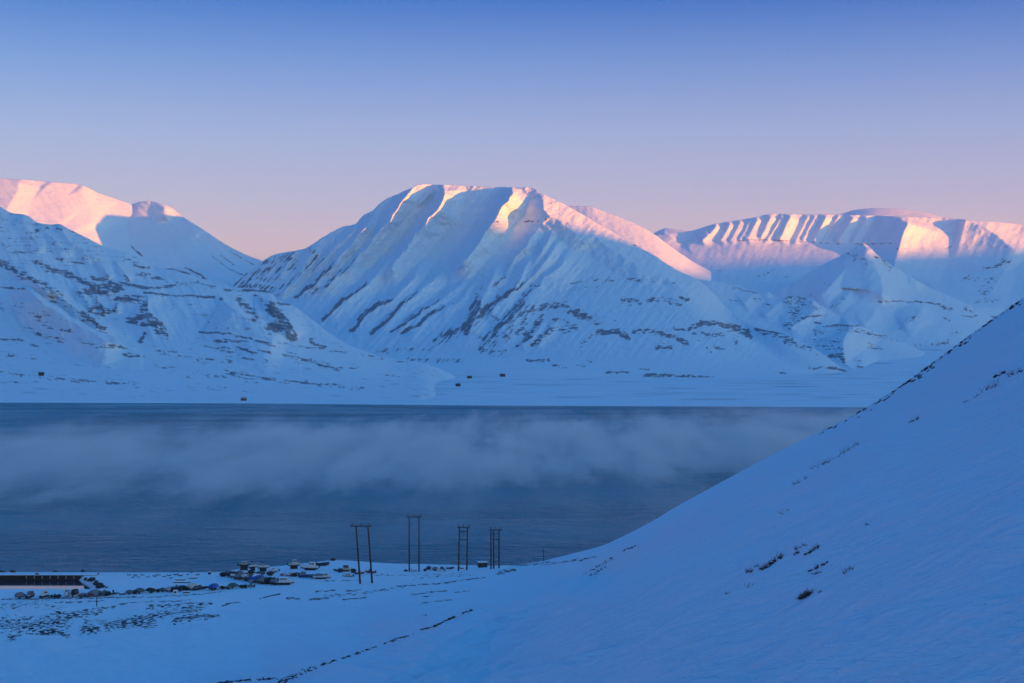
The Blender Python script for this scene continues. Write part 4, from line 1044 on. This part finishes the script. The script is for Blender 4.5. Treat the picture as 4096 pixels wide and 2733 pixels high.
def post(px, py, hpx, label, r=0.12, name='post', mat=WOOD, group=None):
    loc = cast(px, py); k = loc.y / F
    ob = MB().tube((0, 0, -0.3), (0, 0, hpx * k), r, r * 0.8, 8).build(name, mat)
    ob.location = loc
    return tag(ob, label, 'post', group)
post(387, 2426, 37, 'single dark post standing in the snow below the covered boats', r=0.16)
post(2174, 2246, 46, 'lone thin pole on the low bluff right of the power poles', r=0.13)
for x_, y_, h_, lb_ in ((141, 2407, 14, 'leftmost of the five stakes standing below the track'), (153, 2407, 12, 'second stake from the left below the track'), (170, 2405, 14, 'middle one of the five stakes below the track'),
                        (186, 2405, 11, 'shortest stake, fourth from the left below the track'), (197, 2404, 12, 'rightmost of the five stakes below the track'), (150, 2393, 9, 'lone stake above the track beside the stern-on dark boat'),
                        (38, 2399, 8, 'taller of two tiny stakes left of the first covered boat'), (47, 2398, 6, 'shorter of two tiny stakes left of the first covered boat')):
    post(x_, y_, h_, lb_, r=0.07, name='stake', group='short stakes along the snowy track')
post(244, 2348, 8, 'small stake at the near edge of the calm basin', r=0.07, name='stake')

# dark shed between the poles
def shed(px, py, wpx, hpx, yaw, label, wall=BLACKT, roof=SNOWP, name='shed', cat='shed', pitched=False, doorm=DARK):
    loc = cast(px, py); k = loc.y / F
    W_, Hh = wpx * k, hpx * k; Dp = W_ * 0.8
    t = thing(name, loc, yaw, label, cat)
    w0 = MB().box(0, 0, Hh * 0.44, W_, Dp, Hh * 0.9).build('wall', wall, t)
    n = 7
    if not pitched:
        for i in range(n): MB().box(-W_ / 2 + W_ * (i + 0.5) / n, -Dp / 2 - 0.03, Hh * 0.42, W_ / n * 0.8, 0.05, Hh * 0.8).build('board', paint('weathered_boards', (0.05, 0.045, 0.05), 0.9), w0)
        MB().box(0, 0, Hh * 0.93, W_ * 1.12, Dp * 1.12, Hh * 0.07).build('roof', roof, t)
    else:
        mb = MB(); e = W_ * 0.56; d = Dp * 0.58
        mb.v = [(-e, -d, Hh * .86), (e, -d, Hh * .86), (e, 0, Hh * 1.3), (-e, 0, Hh * 1.3), (-e, d, Hh * .86), (e, d, Hh * .86), (-e, -d, Hh * .8), (e, -d, Hh * .8), (-e, d, Hh * .8), (e, d, Hh * .8)]
        mb.f = [(0,1,2,3), (3,2,5,4), (6,7,1,0), (4,5,9,8), (0,3,4,8,6), (1,7,9,5,2), (6,8,9,7)]
        mb.build('roof', roof, t)
        MB().box(W_ * 0.15, -Dp / 2 - 0.04, Hh * 0.36, W_ * 0.16, 0.08, Hh * 0.7).build('door', doorm, t)
        MB().box(-W_ * 0.2, -Dp / 2 - 0.04, Hh * 0.5, W_ * 0.18, 0.08, Hh * 0.28).build('window', GLASS, t)
    return t
shed(1930, 2270, 34, 24, R(12), 'dark boarded shed with a thin snowy roof between the two right-hand power poles')
shed(165, 1503, 20, 11, R(10), 'dark lone cabin low on the left mountain slope', pitched=True, roof=DARK, name='cabin', cat='cabin')
shed(975, 1603, 20, 11, R(-8), 'red-brown cabin with a pale roof at the far water edge', pitched=True, wall=REDHUT, roof=PALE, name='cabin', cat='cabin')
shed(1832, 1546, 18, 9, R(5), 'lowest of the three dark cabins on the far snowfield', pitched=True, roof=DARK, name='cabin', cat='cabin')
shed(1878, 1514, 18, 8, R(-5), 'small dark cabin left of the highest cabin on the far snowfield', pitched=True, roof=BROWN, name='cabin', cat='cabin')
shed(2010, 1507, 18, 9, R(15), 'highest and rightmost dark cabin on the far snowfield', pitched=True, roof=DARK, name='cabin', cat='cabin')

# ------------------------------------------------------------------ calm basin with its quay wall
me = grid_mesh('water', *[np.array(a_) for a_ in ([[-300., -150.], [-300., -150.]], [[549., 549.], [520., 520.]], [[.35, .35], [.35, .35]])], paint('calm_water', (0.03, 0.04, 0.06), 0.06, var=0.05))
me['kind'] = 'structure'; me.name = 'basin_water'
xr = (385 - CX) / F * 546
qt = thing('quay_wall', (xr, 546.9, 0), 0, 'low dark sheet-pile quay wall along the calm basin', 'quay wall')
for i in range(46):
    x0 = -i * 1.5
    MB().box(x0 - 0.75, 0.0 + (0.10 if i % 2 else 0), 1.0, 1.46, 0.22, 2.4).build('wall_panel', QUAY, qt)
for i in range(9):
    MB().tube((-2.5 - i * 2.9, -0.22, 0.9), (-2.5 - i * 2.9, -0.22, 2.0), 0.16, n=8).build('fender', PALE, qt)
for i in range(5):
    MB().tube((-38.0 - i * 4.4, -0.22, 1.3), (-38.0 - i * 4.4, -0.22, 2.0), 0.16, n=8).build('fender', PALE, qt)
MB().box(-34.5, 0.3, 2.28, 69, 0.8, 0.12).build('capping', SNOWP, qt)
rnd = random.Random(4)
for i in range(34):
    u = rnd.random(); a_ = rnd.uniform(-1, 1)
    px_ = 352 + u * 62 + a_ * 16; py_2 = 2317 + u * 34 + rnd.uniform(-3, 3)
    loc = cast(px_, py_2); r_ = rnd.uniform(0.45, 1.0)
    ob = MB().rock((0, 0, r_ * 0.25), (r_ * 1.2, r_, r_ * 0.7), rnd).build('rock', STONE)
    ob.location = (loc.x, loc.y, max(loc.z, 0.2)); tag(ob, 'dark boulder in the rubble at the end of the quay wall', 'rock', 'boulders at the end of the quay wall')
for (px_, py_2, s_, lb_) in ((3, 2290, 0.9, 'dark rock at the waterline touching the left edge of the picture'), (15, 2290, .6, 'smallest dark rock in the far left group at the waterline'),
                             (50, 2290, 1.1, 'widest dark rock of the far left group at the waterline'), (220, 2289, 0.8, 'dark waterline rock behind the middle of the quay wall'),
                             (331, 2286, 0.8, 'dark waterline rock behind the right end of the quay wall'), (148, 2301, 0.9, 'dark rock on the snowy bank just above the quay wall'),
                             (1331, 2243, 1.2, 'upright dark rock on the tip of the snowy point'), (392, 2298, .5, 'small dark stone on the snow right of the quay wall'),
                             (1623, 2286, .8, 'small dark rock at the foot of the slender pole pair')):
    loc = cast(px_, py_2)
    ob = MB().rock((0, 0, s_ * 0.3), (s_ * 1.1, s_ * .8, s_ * 0.6), rnd).build('rock', STONE)
    ob.location = loc; tag(ob, lb_, 'rock', 'scattered rocks on the near shore')

# ------------------------------------------------------------------ boats laid up ashore: the row by the track, left to right
covered_boat(83, 2396, 41, 24, R(8), 'grey covered boat, leftmost in the row by the track', GREYT, seed=1)
motor_boat(123, 2395, 30, R(78), 'dark-hulled boat seen stern-on with a snowy cabin roof, second from the left in the row', hull=DARK, cab=GREYT, ch=1.2, hh=0.8, z0=0.3, stand=False, cl=0.5)
motor_boat(179, 2394, 31, R(70), 'pale-roofed cabin boat just right of the thin stakes', hull=DARK, cab=WHITE, ch=1.3, hh=0.7, z0=0.3, stand=False, cl=0.5)
snowmobile(204, 2391, R(30), 'snowmobile parked just right of the pale-roofed cabin boat', BLACKT)
snowmobile(219, 2391, R(100), 'second snowmobile, parked facing away beside the first', NAVY)
motor_boat(268, 2389, 32, R(-82), 'white-hulled boat seen bow-on in the row', hull=WHITE, cab=WHITE, ch=1.0, hh=1.2, z0=0.2, stand=False, cl=0.45)
motor_boat(305, 2387, 26, R(86), 'black wheelhouse boat with a white stern panel', hull=WHITE, cab=BLACKT, ch=1.5, hh=0.7, z0=0.2, stand=False, cl=0.6, cx_=-0.2)
snowmobile(342, 2387, R(160), 'snowmobile alone between the black wheelhouse boat and the red-sided boat', REDP)
covered_boat(380, 2385, 33, 23, R(75), 'red-sided boat under a grey cover, behind the single post', GREYT, hull=REDP, seed=2)
covered_boat(413, 2383, 23, 21, R(82), 'narrow dark domed boat cover right of the single post', GREENT, seed=3)
motor_boat(457, 2381, 30, R(25), 'open boat with an upright red-brown wheelhouse, right of the domed cover', hull=DARK, cab=BROWN, ch=1.0, hh=0.5, z0=0.25, stand=False, cl=0.25, cx_=-0.1)
dinghy(490, 2380, 25, R(5), 'low brown dinghy in the row between the wheelhouse boat and a green cover', BROWN)
covered_boat(520, 2378, 32, 16, R(20), 'low green covered boat, left of the two long covers', GREENT, seed=4)
covered_boat(562, 2375, 38, 20, R(6), 'long dark-green covered boat, left one of the touching pair', GREENT, seed=5)
covered_boat(601, 2373, 36, 20, R(172), 'long charcoal covered boat, right one of the touching pair', BLACKT, seed=6)
covered_boat(653, 2368, 31, 15, R(10), 'small dark-green covered boat with a wide gap on its left', GREENT, seed=7)
covered_boat(680, 2367, 21, 18, R(60), 'pale grey covered boat next to the crowded dark boats', PALE, seed=8)
motor_boat(707, 2366, 26, R(40), 'dark boat with a slim grey wheelhouse, behind the white bin', hull=DARK, cab=GREYT, ch=1.1, hh=0.7, z0=0.3, stand=False, cl=0.3)
covered_boat(735, 2361, 26, 18, R(150), 'lumpy dark boat cover, left of the cream-covered boat', BLACKT, seed=9)
covered_boat(770, 2359, 29, 22, R(70), 'cream covered boat in the middle of the crowded row', CREAM, seed=10)
motor_boat(806, 2360, 46, R(4), 'long low black boat with a small cabin, left of the blue cover', hull=DARK, cab=GREYT, ch=0.7, hh=0.75, z0=0.25, stand=False, cl=0.25, cx_=-0.1)
covered_boat(857, 2360, 27, 23, R(70), 'bright blue covered boat on a stand', BLUET, wheels=False, seed=11)
covered_boat(889, 2358, 26, 13, R(165), 'low dark cover just right of the blue cover', BLACKT, seed=12)
covered_boat(934, 2354, 38, 20, R(8), 'big green-grey covered boat, third from the right end of the row', GREENT, seed=13)
covered_boat(965, 2353, 24, 12, R(170), 'low black cover beside the big green-grey one', BLACKT, seed=14)
motor_boat(999, 2353, 34, R(175), 'grey boat with an upright stern post, at the right end of the row', hull=GREYT, cab=GREYT, ch=0.6, hh=0.7, z0=0.3, stand=False, cl=0.3, cx_=-0.15)
def bin_(px, py, w_, d_, h_, mat, label, cat='storage box', name='storage_box', lid=SNOWP):
    loc = cast(px, py)
    t = thing(name, loc, 0, label, cat)
    MB().box(0, 0, h_ / 2, w_, d_, h_, 1.05, 1.05).build('body', mat, t)
    MB().box(0, 0, h_ + 0.06, w_ * 1.08, d_ * 1.08, 0.12).build('lid', lid, t)
    MB().box(0, -d_ / 2 - 0.04, h_ * .5, w_ * 0.6, 0.06, h_ * 0.6).build('front_panel', DARK, t)
bin_(702, 2374, 1.3, 1.2, 1.0, WHITE, 'white bin with a dark front, standing below the crowded boats')
bin_(746, 2372, 2.3, 1.3, 0.45, GREYT, 'flat grey box lying in the snow right of the white bin')
bin_(838, 2298, 1.0, 0.9, 0.9, BROWN, 'small brown crate alone on the snow near the water', 'crate', 'crate')

# small dinghies by the water, and pontoon sections
for i, (zx, zy) in enumerate([(70,315),(115,352),(170,320),(225,347),(280,315),(350,347),(460,332),(535,315),(610,337),(700,320),(725,362),(790,310),(870,325),(975,310),(1050,277),(1130,312)]):
    dinghy(500 + zx / 3.917, 2222 + zy / 3.917, [14, 12, 15, 12, 13, 13, 17, 15, 14, 16, 13, 20, 17, 12, 10, 18][i], R([10, 170, -20, 30, 0, 200, 160, 5, 185, 20, 10, 170, 0, 150, 60, 150][i]),
           'small dark dinghy half buried in snow by the waterline', [DARK, GREENT, BLACKT, GREYT][i % 4], 'small dinghies along the waterline')
def pontoon(px, py, wpx, label):
    loc = cast(px, py); L = wpx * loc.y / F
    t = thing('pontoon', loc, R(2), label, 'pontoon')
    MB().box(0, 0, 0.22, L, 2.0, 0.4).build('float_body', GREENT, t)
    MB().box(0, 0, 0.5, L * 1.0, 2.1, 0.14).build('deck_snow', SNOWP, t)
pontoon(722, 2321, 36, 'short snow-covered pontoon section stored behind the dinghies')
pontoon(727, 2331, 64, 'long snow-covered pontoon section nearest the crowded row')
pontoon(772, 2314, 30, 'snow-covered pontoon section right of the others')

# the crowded boatyard: back row
motor_boat(978, 2281, 46, R(2), 'tall work boat raised high on dark props with a blue roof cover', hull=DARK, cab=CREAM, ch=0.9, hh=0.55, z0=1.6, canopy=None, cl=0.5)
sail_boat(1012, 2284, 34, R(12), 'left sailing boat with a dark blue sail cover, behind the crowded row', 92, NAVY)
sail_boat(1054, 2287, 48, R(-4), 'larger sailing boat with white topsides and a blue sail cover', 84, BLUET)
motor_boat(1094, 2290, 40, R(175), 'low white boat with snow on deck between the sailing boats and red dinghy', hull=WHITE, cab=WHITE, ch=0.5, hh=0.8, z0=0.3, cl=0.3)
motor_boat(1178, 2276, 46, R(8), 'cabin cruiser propped high on a dark stand, left of the big white cruiser', hull=CREAM, cab=WHITE, ch=1.3, hh=0.9, z0=1.1, cl=0.42, cx_=0.05, bottom=DARK)
motor_boat(1238, 2281, 68, R(176), 'big white cruiser with a dark front window in the back row', hull=WHITE, cab=WHITE, ch=1.15, hh=1.1, z0=0.45, cl=0.38, cx_=-0.12, bottom=DARK)
dinghy(1290, 2264, 56, R(-8), 'long dark open boat drawn up right of the big white cruiser', DARK)
# middle row
dinghy(1130, 2303, 30, R(80), 'red-brown open boat behind the long low boat', REDP)
motor_boat(1163, 2306, 52, R(178), 'long low white boat with a red waterline', hull=WHITE, cab=WHITE, ch=0.4, hh=0.8, z0=0.2, cl=0.3, stand=False, bottom=REDP)
motor_boat(1221, 2312, 45, R(4), 'blue-hulled boat with a grey canopy', hull=NAVY, cab=None, ch=1.1, hh=0.85, z0=0.15, stand=False, canopy=GREYT)
motor_boat(1288, 2316, 66, R(3), 'white boat with a grey canopy and a brown stern, right of the blue-hulled one', hull=WHITE, cab=CREAM, ch=0.8, hh=0.75, z0=0.3, canopy=GREYT, cl=0.28, cx_=0.2, bottom=DARK)
# front row
covered_boat(893, 2307, 26, 17, R(30), 'black round-ended cover at the far left of the boatyard', BLACKT, wheels=False, seed=21)
covered_boat(921, 2306, 30, 20, R(20), 'green-grey cover, second from the left in the boatyard', GREENT, wheels=False, seed=22)
motor_boat(947, 2315, 46, R(186), 'white boat with a brown cabin near the left end of the boatyard', hull=WHITE, cab=BROWN, ch=0.8, hh=0.95, z0=0.5, cl=0.25, bottom=DARK)
motor_boat(983, 2323, 44, R(-60), 'white boat with an open wheelhouse seen bow-on, in front of the sailing boats', hull=WHITE, cab=WHITE, ch=1.3, hh=1.0, z0=0.7, cl=0.4, bottom=NAVY)
covered_boat(1003, 2322, 30, 22, R(70), 'grey-green covered boat squeezed against the bow-on wheelhouse boat', GREENT, wheels=False, seed=23)
covered_boat(1031, 2328, 36, 26, R(60), 'blue tarpaulin over a cream hull in the front row', BLUET, hull=CREAM, wheels=False, seed=24)
covered_boat(1059, 2333, 34, 22, R(65), 'grey cover over a brown hull in the front row', GREYT, hull=BROWN, wheels=False, seed=25)
motor_boat(1093, 2337, 42, R(-70), 'pale boat with a broad dark windscreen, left of the front cruiser', hull=WHITE, cab=GREYT, ch=1.1, hh=0.9, z0=0.4, cl=0.45, bottom=DARK)
motor_boat(1142, 2340, 66, R(0), 'white cruiser with a long dark side window, nearest boat of the yard', hull=WHITE, cab=WHITE, ch=0.95, hh=0.95, z0=0.45, cl=0.5, cx_=-0.08, bottom=DARK)
for (x_, y_, w_, h_, yw, lb_, cv, hl) in [
    (908, 2303, 26, 16, 20, 'low charcoal cover between the black round cover and the green-grey one', BLACKT, DARK), (934, 2309, 26, 20, 70, 'narrow dark cover behind the brown-cabined boat', BLACKT, DARK),
    (964, 2317, 28, 20, 65, 'dark blue-grey cover between the brown-cabined boat and the bow-on wheelhouse boat', GREYT, DARK), (1016, 2324, 26, 22, 80, 'black upright cover left of the blue tarpaulin', BLACKT, DARK),
    (1046, 2330, 26, 20, 75, 'dark cover wedged between the blue tarpaulin and the grey cover', BLACKT, BROWN), (1076, 2334, 28, 22, 70, 'charcoal cover right of the brown hull in the front row', BLACKT, DARK),
    (1112, 2338, 30, 22, 60, 'dark cover touching the stern of the front cruiser', GREYT, DARK), (1002, 2300, 34, 16, 10, 'long low dark cover under the left sailing boat', BLACKT, DARK),
    (1040, 2301, 36, 14, 175, 'long low dark cover under the larger sailing boat', GREENT, DARK), (1082, 2303, 30, 15, 15, 'small dark cover left of the red-brown open boat', BLACKT, DARK),
    (960, 2300, 24, 16, 30, 'small brown-hulled cover below the raised work boat', GREYT, BROWN), (1185, 2305, 22, 13, 60, 'tiny dark cover right of the long low white boat', BLACKT, DARK),
    (1255, 2310, 20, 12, 60, 'tiny grey cover between the blue-hulled boat and the canopied white boat', GREYT, DARK), (1362, 2290, 22, 14, 40, 'small black cover left of the cruiser on the point', BLACKT, DARK),
    (1412, 2292, 24, 16, 150, 'small charcoal cover right of the cruiser on the point', BLACKT, DARK), (235, 2391, 16, 12, 80, 'small dark cover between the snowmobiles and the white bow-on boat', BLACKT, DARK),
    (330, 2388, 16, 14, 70, 'small dark cover right of the black wheelhouse boat', GREYT, DARK), (432, 2382, 18, 15, 75, 'small dark cover left of the red-brown wheelhouse boat', BLACKT, DARK),
    (540, 2377, 24, 15, 15, 'low dark cover left of the touching green and charcoal covers', BLACKT, DARK), (633, 2370, 18, 13, 20, 'small dark cover right of the touching covers', BLACKT, DARK),
    (695, 2366, 20, 17, 75, 'narrow black cover right of the pale grey one', BLACKT, DARK), (722, 2364, 20, 19, 80, 'narrow dark cover left of the lumpy one', BLACKT, DARK),
    (752, 2361, 20, 16, 70, 'narrow charcoal cover against the cream one', BLACKT, DARK), (788, 2360, 22, 15, 60, 'narrow green cover right of the cream one', GREENT, DARK),
    (912, 2357, 24, 13, 160, 'low grey cover left of the big green-grey one', GREYT, DARK), (982, 2353, 20, 13, 30, 'low dark cover before the last grey boat', BLACKT, DARK)]:
    covered_boat(x_, y_, w_, h_, R(yw), lb_, cv, hull=hl, wheels=False, snow=False, seed=41)
# right group
dinghy(1347, 2285, 30, R(170), 'dark open boat left of the small cabin cruiser on the point', DARK)
motor_boat(1384, 2286, 48, R(3), 'small cabin cruiser with big dark windows on the snowy point', hull=CREAM, cab=GREYT, ch=1.15, hh=0.75, z0=0.35, cl=0.45, bottom=REDP)
motor_boat(1391, 2307, 38, R(180), 'very low grey boat with large windows in front of the small cruiser', hull=GREYT, cab=WHITE, ch=0.75, hh=0.35, z0=0.05, stand=False, cl=0.7)
motor_boat(1440, 2299, 36, R(10), 'brown-hulled boat half hidden by the left leg of the nearest pole', hull=BROWN, cab=CREAM, ch=0.7, hh=0.6, z0=0.2, stand=False, cl=0.25)
motor_boat(1481, 2294, 38, R(176), 'dark red-hulled boat behind the right leg of the nearest pole', hull=REDP, cab=TEAL, ch=0.7, hh=0.65, z0=0.15, stand=False, cl=0.25)
dinghy(1657, 2286, 22, R(0), 'pale low dinghy between the legs of the slender pole', PALE)
covered_boat(1701, 2285, 14, 9, R(40), 'tiny black cover just right of the slender pole', BLACKT, wheels=False, seed=31)
covered_boat(1716, 2279, 17, 13, R(80), 'small dark blue cover behind the tiny black one', NAVY, wheels=False, seed=32)
covered_boat(1742, 2283, 24, 14, R(20), 'grey covered boat left of the teal canopy boat', GREYT, wheels=False, seed=33)
motor_boat(1763, 2287, 30, R(170), 'boat with a teal canopy midway between two pole pairs', hull=WHITE, cab=None, ch=1.0, hh=0.6, z0=0.2, stand=False, canopy=TEAL)
dinghy(1801, 2277, 31, R(5), 'dark-hulled open boat left of the pole pair with hanging insulators', DARK)
dinghy(1847, 2276, 17, R(-15), 'small red dinghy between the legs of the pole pair with hanging insulators', REDP)
for x_, h_, lb_ in ((1000, 95, 'taller bare mast rising behind the raised work boat'), (1165, 60, 'shorter bare mast behind the propped cabin cruiser')):
    post(x_, 2268, h_, lb_, r=0.05, name='mast', mat=STEEL, group='bare masts behind the boatyard')

# ------------------------------------------------------------------ stones and dead grass on the hillside
def in_hill(px, py):
    return cast(px, py)
rnd = random.Random(11)
crest_xy = [(3330, 1705), (3400, 1668), (3500, 1608), (3600, 1545), (3700, 1473), (3800, 1400), (3950, 1290), (4096, 1190)]
def crest_y(x): return float(np.interp(x, nh.cx, nh.Y[0]))
n_r = 0
for i in range(105):
    u = rnd.random() ** 0.8
    x = 3290 + u * 800
    y = crest_y(x) + abs(rnd.gauss(0, 9)) + 2
    if fbm(np.array([x / 40.0]), np.array([1.5]), 3, 9)[0] < -0.12 and rnd.random() < 0.85: continue
    loc = cast(x, y)
    if loc.y > 330: continue
    s_ = rnd.uniform(0.08, 0.26)
    ob = MB().rock((0, 0, s_ * 0.2), (s_ * 1.9, s_ * 1.0, s_ * 0.65), rnd).build('rock', STONE)
    ob.location = loc; ob.rotation_euler = (0, R(-28), rnd.uniform(-0.3, 0.3))
    tag(ob, 'dark stone poking through snow along the hillside crest', 'rock', 'stones along the hillside crest'); n_r += 1
pebbles = MB(); grass = MB()
def tuft(loc, h_, n, spread):
    for _ in range(n):
        a = rnd.uniform(0, 6.28); r_ = rnd.uniform(0, spread); b_ = Vector(loc) + Vector((r_ * math.cos(a), r_ * math.sin(a), -0.02))
        tip = b_ + Vector((rnd.uniform(-.5, .7) * h_, rnd.uniform(-.3, .3) * h_, h_ * rnd.uniform(0.5, 1)))
        grass.tube(b_, tip, 0.006 + h_ * 0.018, 0.003, 3)
def strew(pts, width, n, size, grass_n=0, gh=0.25):
    seg = [math.hypot(pts[i+1][0]-pts[i][0], pts[i+1][1]-pts[i][1]) for i in range(len(pts)-1)]; T = sum(seg)
    for _ in range(n):
        d = rnd.uniform(0, T); i = 0
        while i < len(seg) - 1 and d > seg[i]: d -= seg[i]; i += 1
        t = d / seg[i]; x = pts[i][0] + t * (pts[i+1][0]-pts[i][0]); y = pts[i][1] + t * (pts[i+1][1]-pts[i][1])
        if n > 60 and fbm(np.array([x / 26.0]), np.array([y / 26.0]), 3, 19)[0] < rnd.uniform(-0.15, 0.1): continue
        loc = cast(x + rnd.gauss(0, width), y + rnd.gauss(0, width * 0.5))
        s_ = size * rnd.uniform(0.4, 1.2) 
        pebbles.rock(tuple(loc + Vector((0, 0, s_ * 0.1))), (s_ * 1.8, s_, s_ * 0.5), rnd)
        if grass_n and rnd.random() < 0.6: tuft(loc, gh * rnd.uniform(0.5, 1.2), grass_n, gh * 0.8)
for x in range(3280, 4096, 3):
    if rnd.random() < 0.6:
        y = crest_y(x) + abs(rnd.gauss(0, 5)); loc = cast(x, y)
        if loc.y < 330: pebbles.rock(tuple(loc), (rnd.uniform(.06, .16), .10, rnd.uniform(.04, .09)), rnd)
strew([(2985, 2290), (3010, 2285)], 5, 16, 0.05, 3, .3)
strew([(3045, 2280), (3080, 2262), (3100, 2245), (3130, 2228)], 4, 70, 0.07, 5, .35)
strew([(3015, 2270), (3035, 2264)], 4, 10, 0.04, 3, .25)
strew([(3175, 2200), (3195, 2190), (3225, 2180)], 4, 14, 0.05, 4, .3)
strew([(3182, 2218), (3196, 2208)], 3, 14, 0.06, 2, .2)
strew([(3220, 2222), (3250, 2205), (3280, 2184)], 3, 30, 0.06, 4, .25)
strew([(3242, 2284), (3260, 2275), (3320, 2248)], 3, 24, 0.06, 3, .2)
strew([(3255, 2300), (3285, 2288)], 3, 14, 0.04, 2, .2)
strew([(3370, 2295), (3420, 2268)], 4, 10, 0.03, 3, .25)
strew([(3200, 2398), (3225, 2382), (3245, 2370)], 4, 40, 0.06, 6, .3)
strew([(3272, 2370), (3285, 2364)], 3, 6, 0.04, 2, .2)
strew([(2985, 2352), (3005, 2345)], 4, 3, 0.03, 4, .35)
strew([(2900, 2378), (2925, 2370)], 4, 4, 0.04, 2, .2)
strew([(3115, 2060), (3150, 2045)], 6, 5, 0.05, 5, .4)
strew([(3462, 2100), (3475, 2098)], 3, 5, 0.05, 2, .2)
strew([(3255, 1875), (3290, 1860), (3370, 1815), (3400, 1795), (3440, 1770)], 4, 40, 0.07, 3, .5)
strew([(3160, 1945), (3200, 1925), (3230, 1908)], 4, 18, 0.07, 2, .4)
strew([(3630, 1692), (3680, 1672)], 4, 14, 0.09, 3, .4)
strew([(3850, 1615), (3900, 1590), (3940, 1565), (3990, 1540)], 5, 26, 0.07, 4, .5)
strew([(3980, 1510), (4020, 1488)], 3, 20, 0.12, 2, .3)
strew([(4030, 1505), (4096, 1480)], 6, 16, 0.08, 5, .5)
strew([(2330, 2300), (2380, 2275), (2440, 2240), (2500, 2205), (2560, 2178)], 4, 90, 0.16, 2, .5)
strew([(2360, 2310), (2420, 2270)], 6, 30, 0.12, 2, .4)
strew([(1890, 2441), (1850, 2455), (1800, 2478), (1740, 2505), (1690, 2520)], 3, 190, 0.2, 2, .5)
strew([(1690, 2520), (1560, 2568), (1500, 2590), (1380, 2632), (1290, 2660)], 4, 210, 0.16, 2, .4)
strew([(1290, 2660), (1200, 2695), (1130, 2726), (1050, 2745)], 7, 240, 0.17, 2, .4)
strew([(1090, 2715), (980, 2722), (850, 2735)], 5, 170, 0.22, 1, .5)
ob = pebbles.build('rubble', STONE); ob['kind'] = 'stuff'; tag(ob, 'small dark stones scattered over the snowy hillside', 'rubble')
ob = grass.build('grass', STRAW); ob['kind'] = 'stuff'; tag(ob, 'dead grass stalks sticking out of the hillside snow', 'grass')

# ------------------------------------------------------------------ sea smoke and haze
def box_obj(name, x0, x1, y0, y1, z0, z1, mat):
    me = bpy.data.meshes.new(name)
    v = [(x, y, z) for z in (z0, z1) for y in (y0, y1) for x in (x0, x1)]
    f = [(0,2,3,1), (4,5,7,6), (0,1,5,4), (2,6,7,3), (0,4,6,2), (1,3,7,5)]
    me.from_pydata(v, [], f); me.update()
    me.materials.append(mat)
    ob = bpy.data.objects.new(name, me); COL.objects.link(ob)
    return ob

if STEAM:
    m, n, l, o = new_mat('sea_smoke')
    pv = n.new('ShaderNodeVolumePrincipled')
    pv.inputs['Color'].default_value = (0.82, 0.95, 1.0, 1)
    pv.inputs['Anisotropy'].default_value = 0.0
    g = n.new('ShaderNodeTexCoord')
    sx = n.new('ShaderNodeSeparateXYZ'); l.new(g.outputs['Object'], sx.inputs[0])
    def math_(op, a, b=None, c=None, clamp=False):
        k = n.new('ShaderNodeMath'); k.operation = op; k.use_clamp = clamp
        for i, v in enumerate((a, b, c)):
            if v is None: continue
            if isinstance(v, (int, float)): k.inputs[i].default_value = v
            else: l.new(v, k.inputs[i])
        return k.outputs[0]
    def mrange(v, a, b, c=0.0, d=1.0):
        k = n.new('ShaderNodeMapRange'); k.interpolation_type = 'SMOOTHSTEP'
        l.new(v, k.inputs['Value']); k.inputs['From Min'].default_value = a; k.inputs['From Max'].default_value = b
        k.inputs['To Min'].default_value = c; k.inputs['To Max'].default_value = d
        return k.outputs[0]
    mp = n.new('ShaderNodeMapping'); mp.inputs['Scale'].default_value = (1.0, 0.16, 1.5); mp.inputs['Rotation'].default_value = (0, 0, 0.15); l.new(g.outputs['Object'], mp.inputs['Vector'])
    na = n.new('ShaderNodeTexNoise'); na.inputs['Scale'].default_value = 0.022; na.inputs['Detail'].default_value = 7; na.inputs['Roughness'].default_value = 0.70
    l.new(mp.outputs[0], na.inputs['Vector'])
    # object coordinates are metres; front edge of the bank slants
    yy = math_('SUBTRACT', sx.outputs['Y'], math_('MULTIPLY', sx.outputs['X'], 0.50))      # Y - 0.5 X
    front = mrange(math_('ADD', yy, math_('MULTIPLY', math_('SUBTRACT', na.outputs['Fac'], 0.5), 180.0)), 900, 1040, 0.04, 1.0)
    far_ = mrange(math_('ADD', yy, math_('MULTIPLY', math_('SUBTRACT', na.outputs['Fac'], 0.5), -700.0)), 1000, 1900, 1.0, 0.0)
    top = math_('MULTIPLY', na.outputs['Fac'], 50.0)
    hfade = mrange(math_('DIVIDE', sx.outputs['Z'], top), 0.15, 1.0, 1.0, 0.0)
    wisp = mrange(na.outputs['Fac'], 0.36, 0.68, 0.06, 1.0)
    d = math_('MULTIPLY', math_('MULTIPLY', front, far_), math_('MULTIPLY', hfade, wisp))
    d = math_('MULTIPLY', d, 0.040)
    l.new(d, pv.inputs['Density'])
    l.new(pv.outputs[0], o.inputs['Volume'])
    M_steam = m
    st = box_obj('sea_smoke', -1100, 1500, 600, 2650, 0.05, 46, M_steam)
    st['kind'] = 'stuff'; st['label'] = 'pale sea smoke drifting low over the dark fjord'; st['category'] = 'mist'
    S.cycles.volume_step_rate = 0.15
    S.cycles.volume_max_steps = 256

if HAZE_ON:
    m, n, l, o = new_mat('haze')
    pv = n.new('ShaderNodeVolumePrincipled')
    pv.inputs['Color'].default_value = (0.92, 0.95, 1.0, 1)
    pv.inputs['Density'].default_value = HAZE
    l.new(pv.outputs[0], o.inputs['Volume'])
    hz = box_obj('haze', -6500, 15500, -7500, 17500, -4.0, 1500, m)
    hz['kind'] = 'stuff'; hz['label'] = 'thin pale winter haze filling the air over the fjord'; hz['category'] = 'haze'
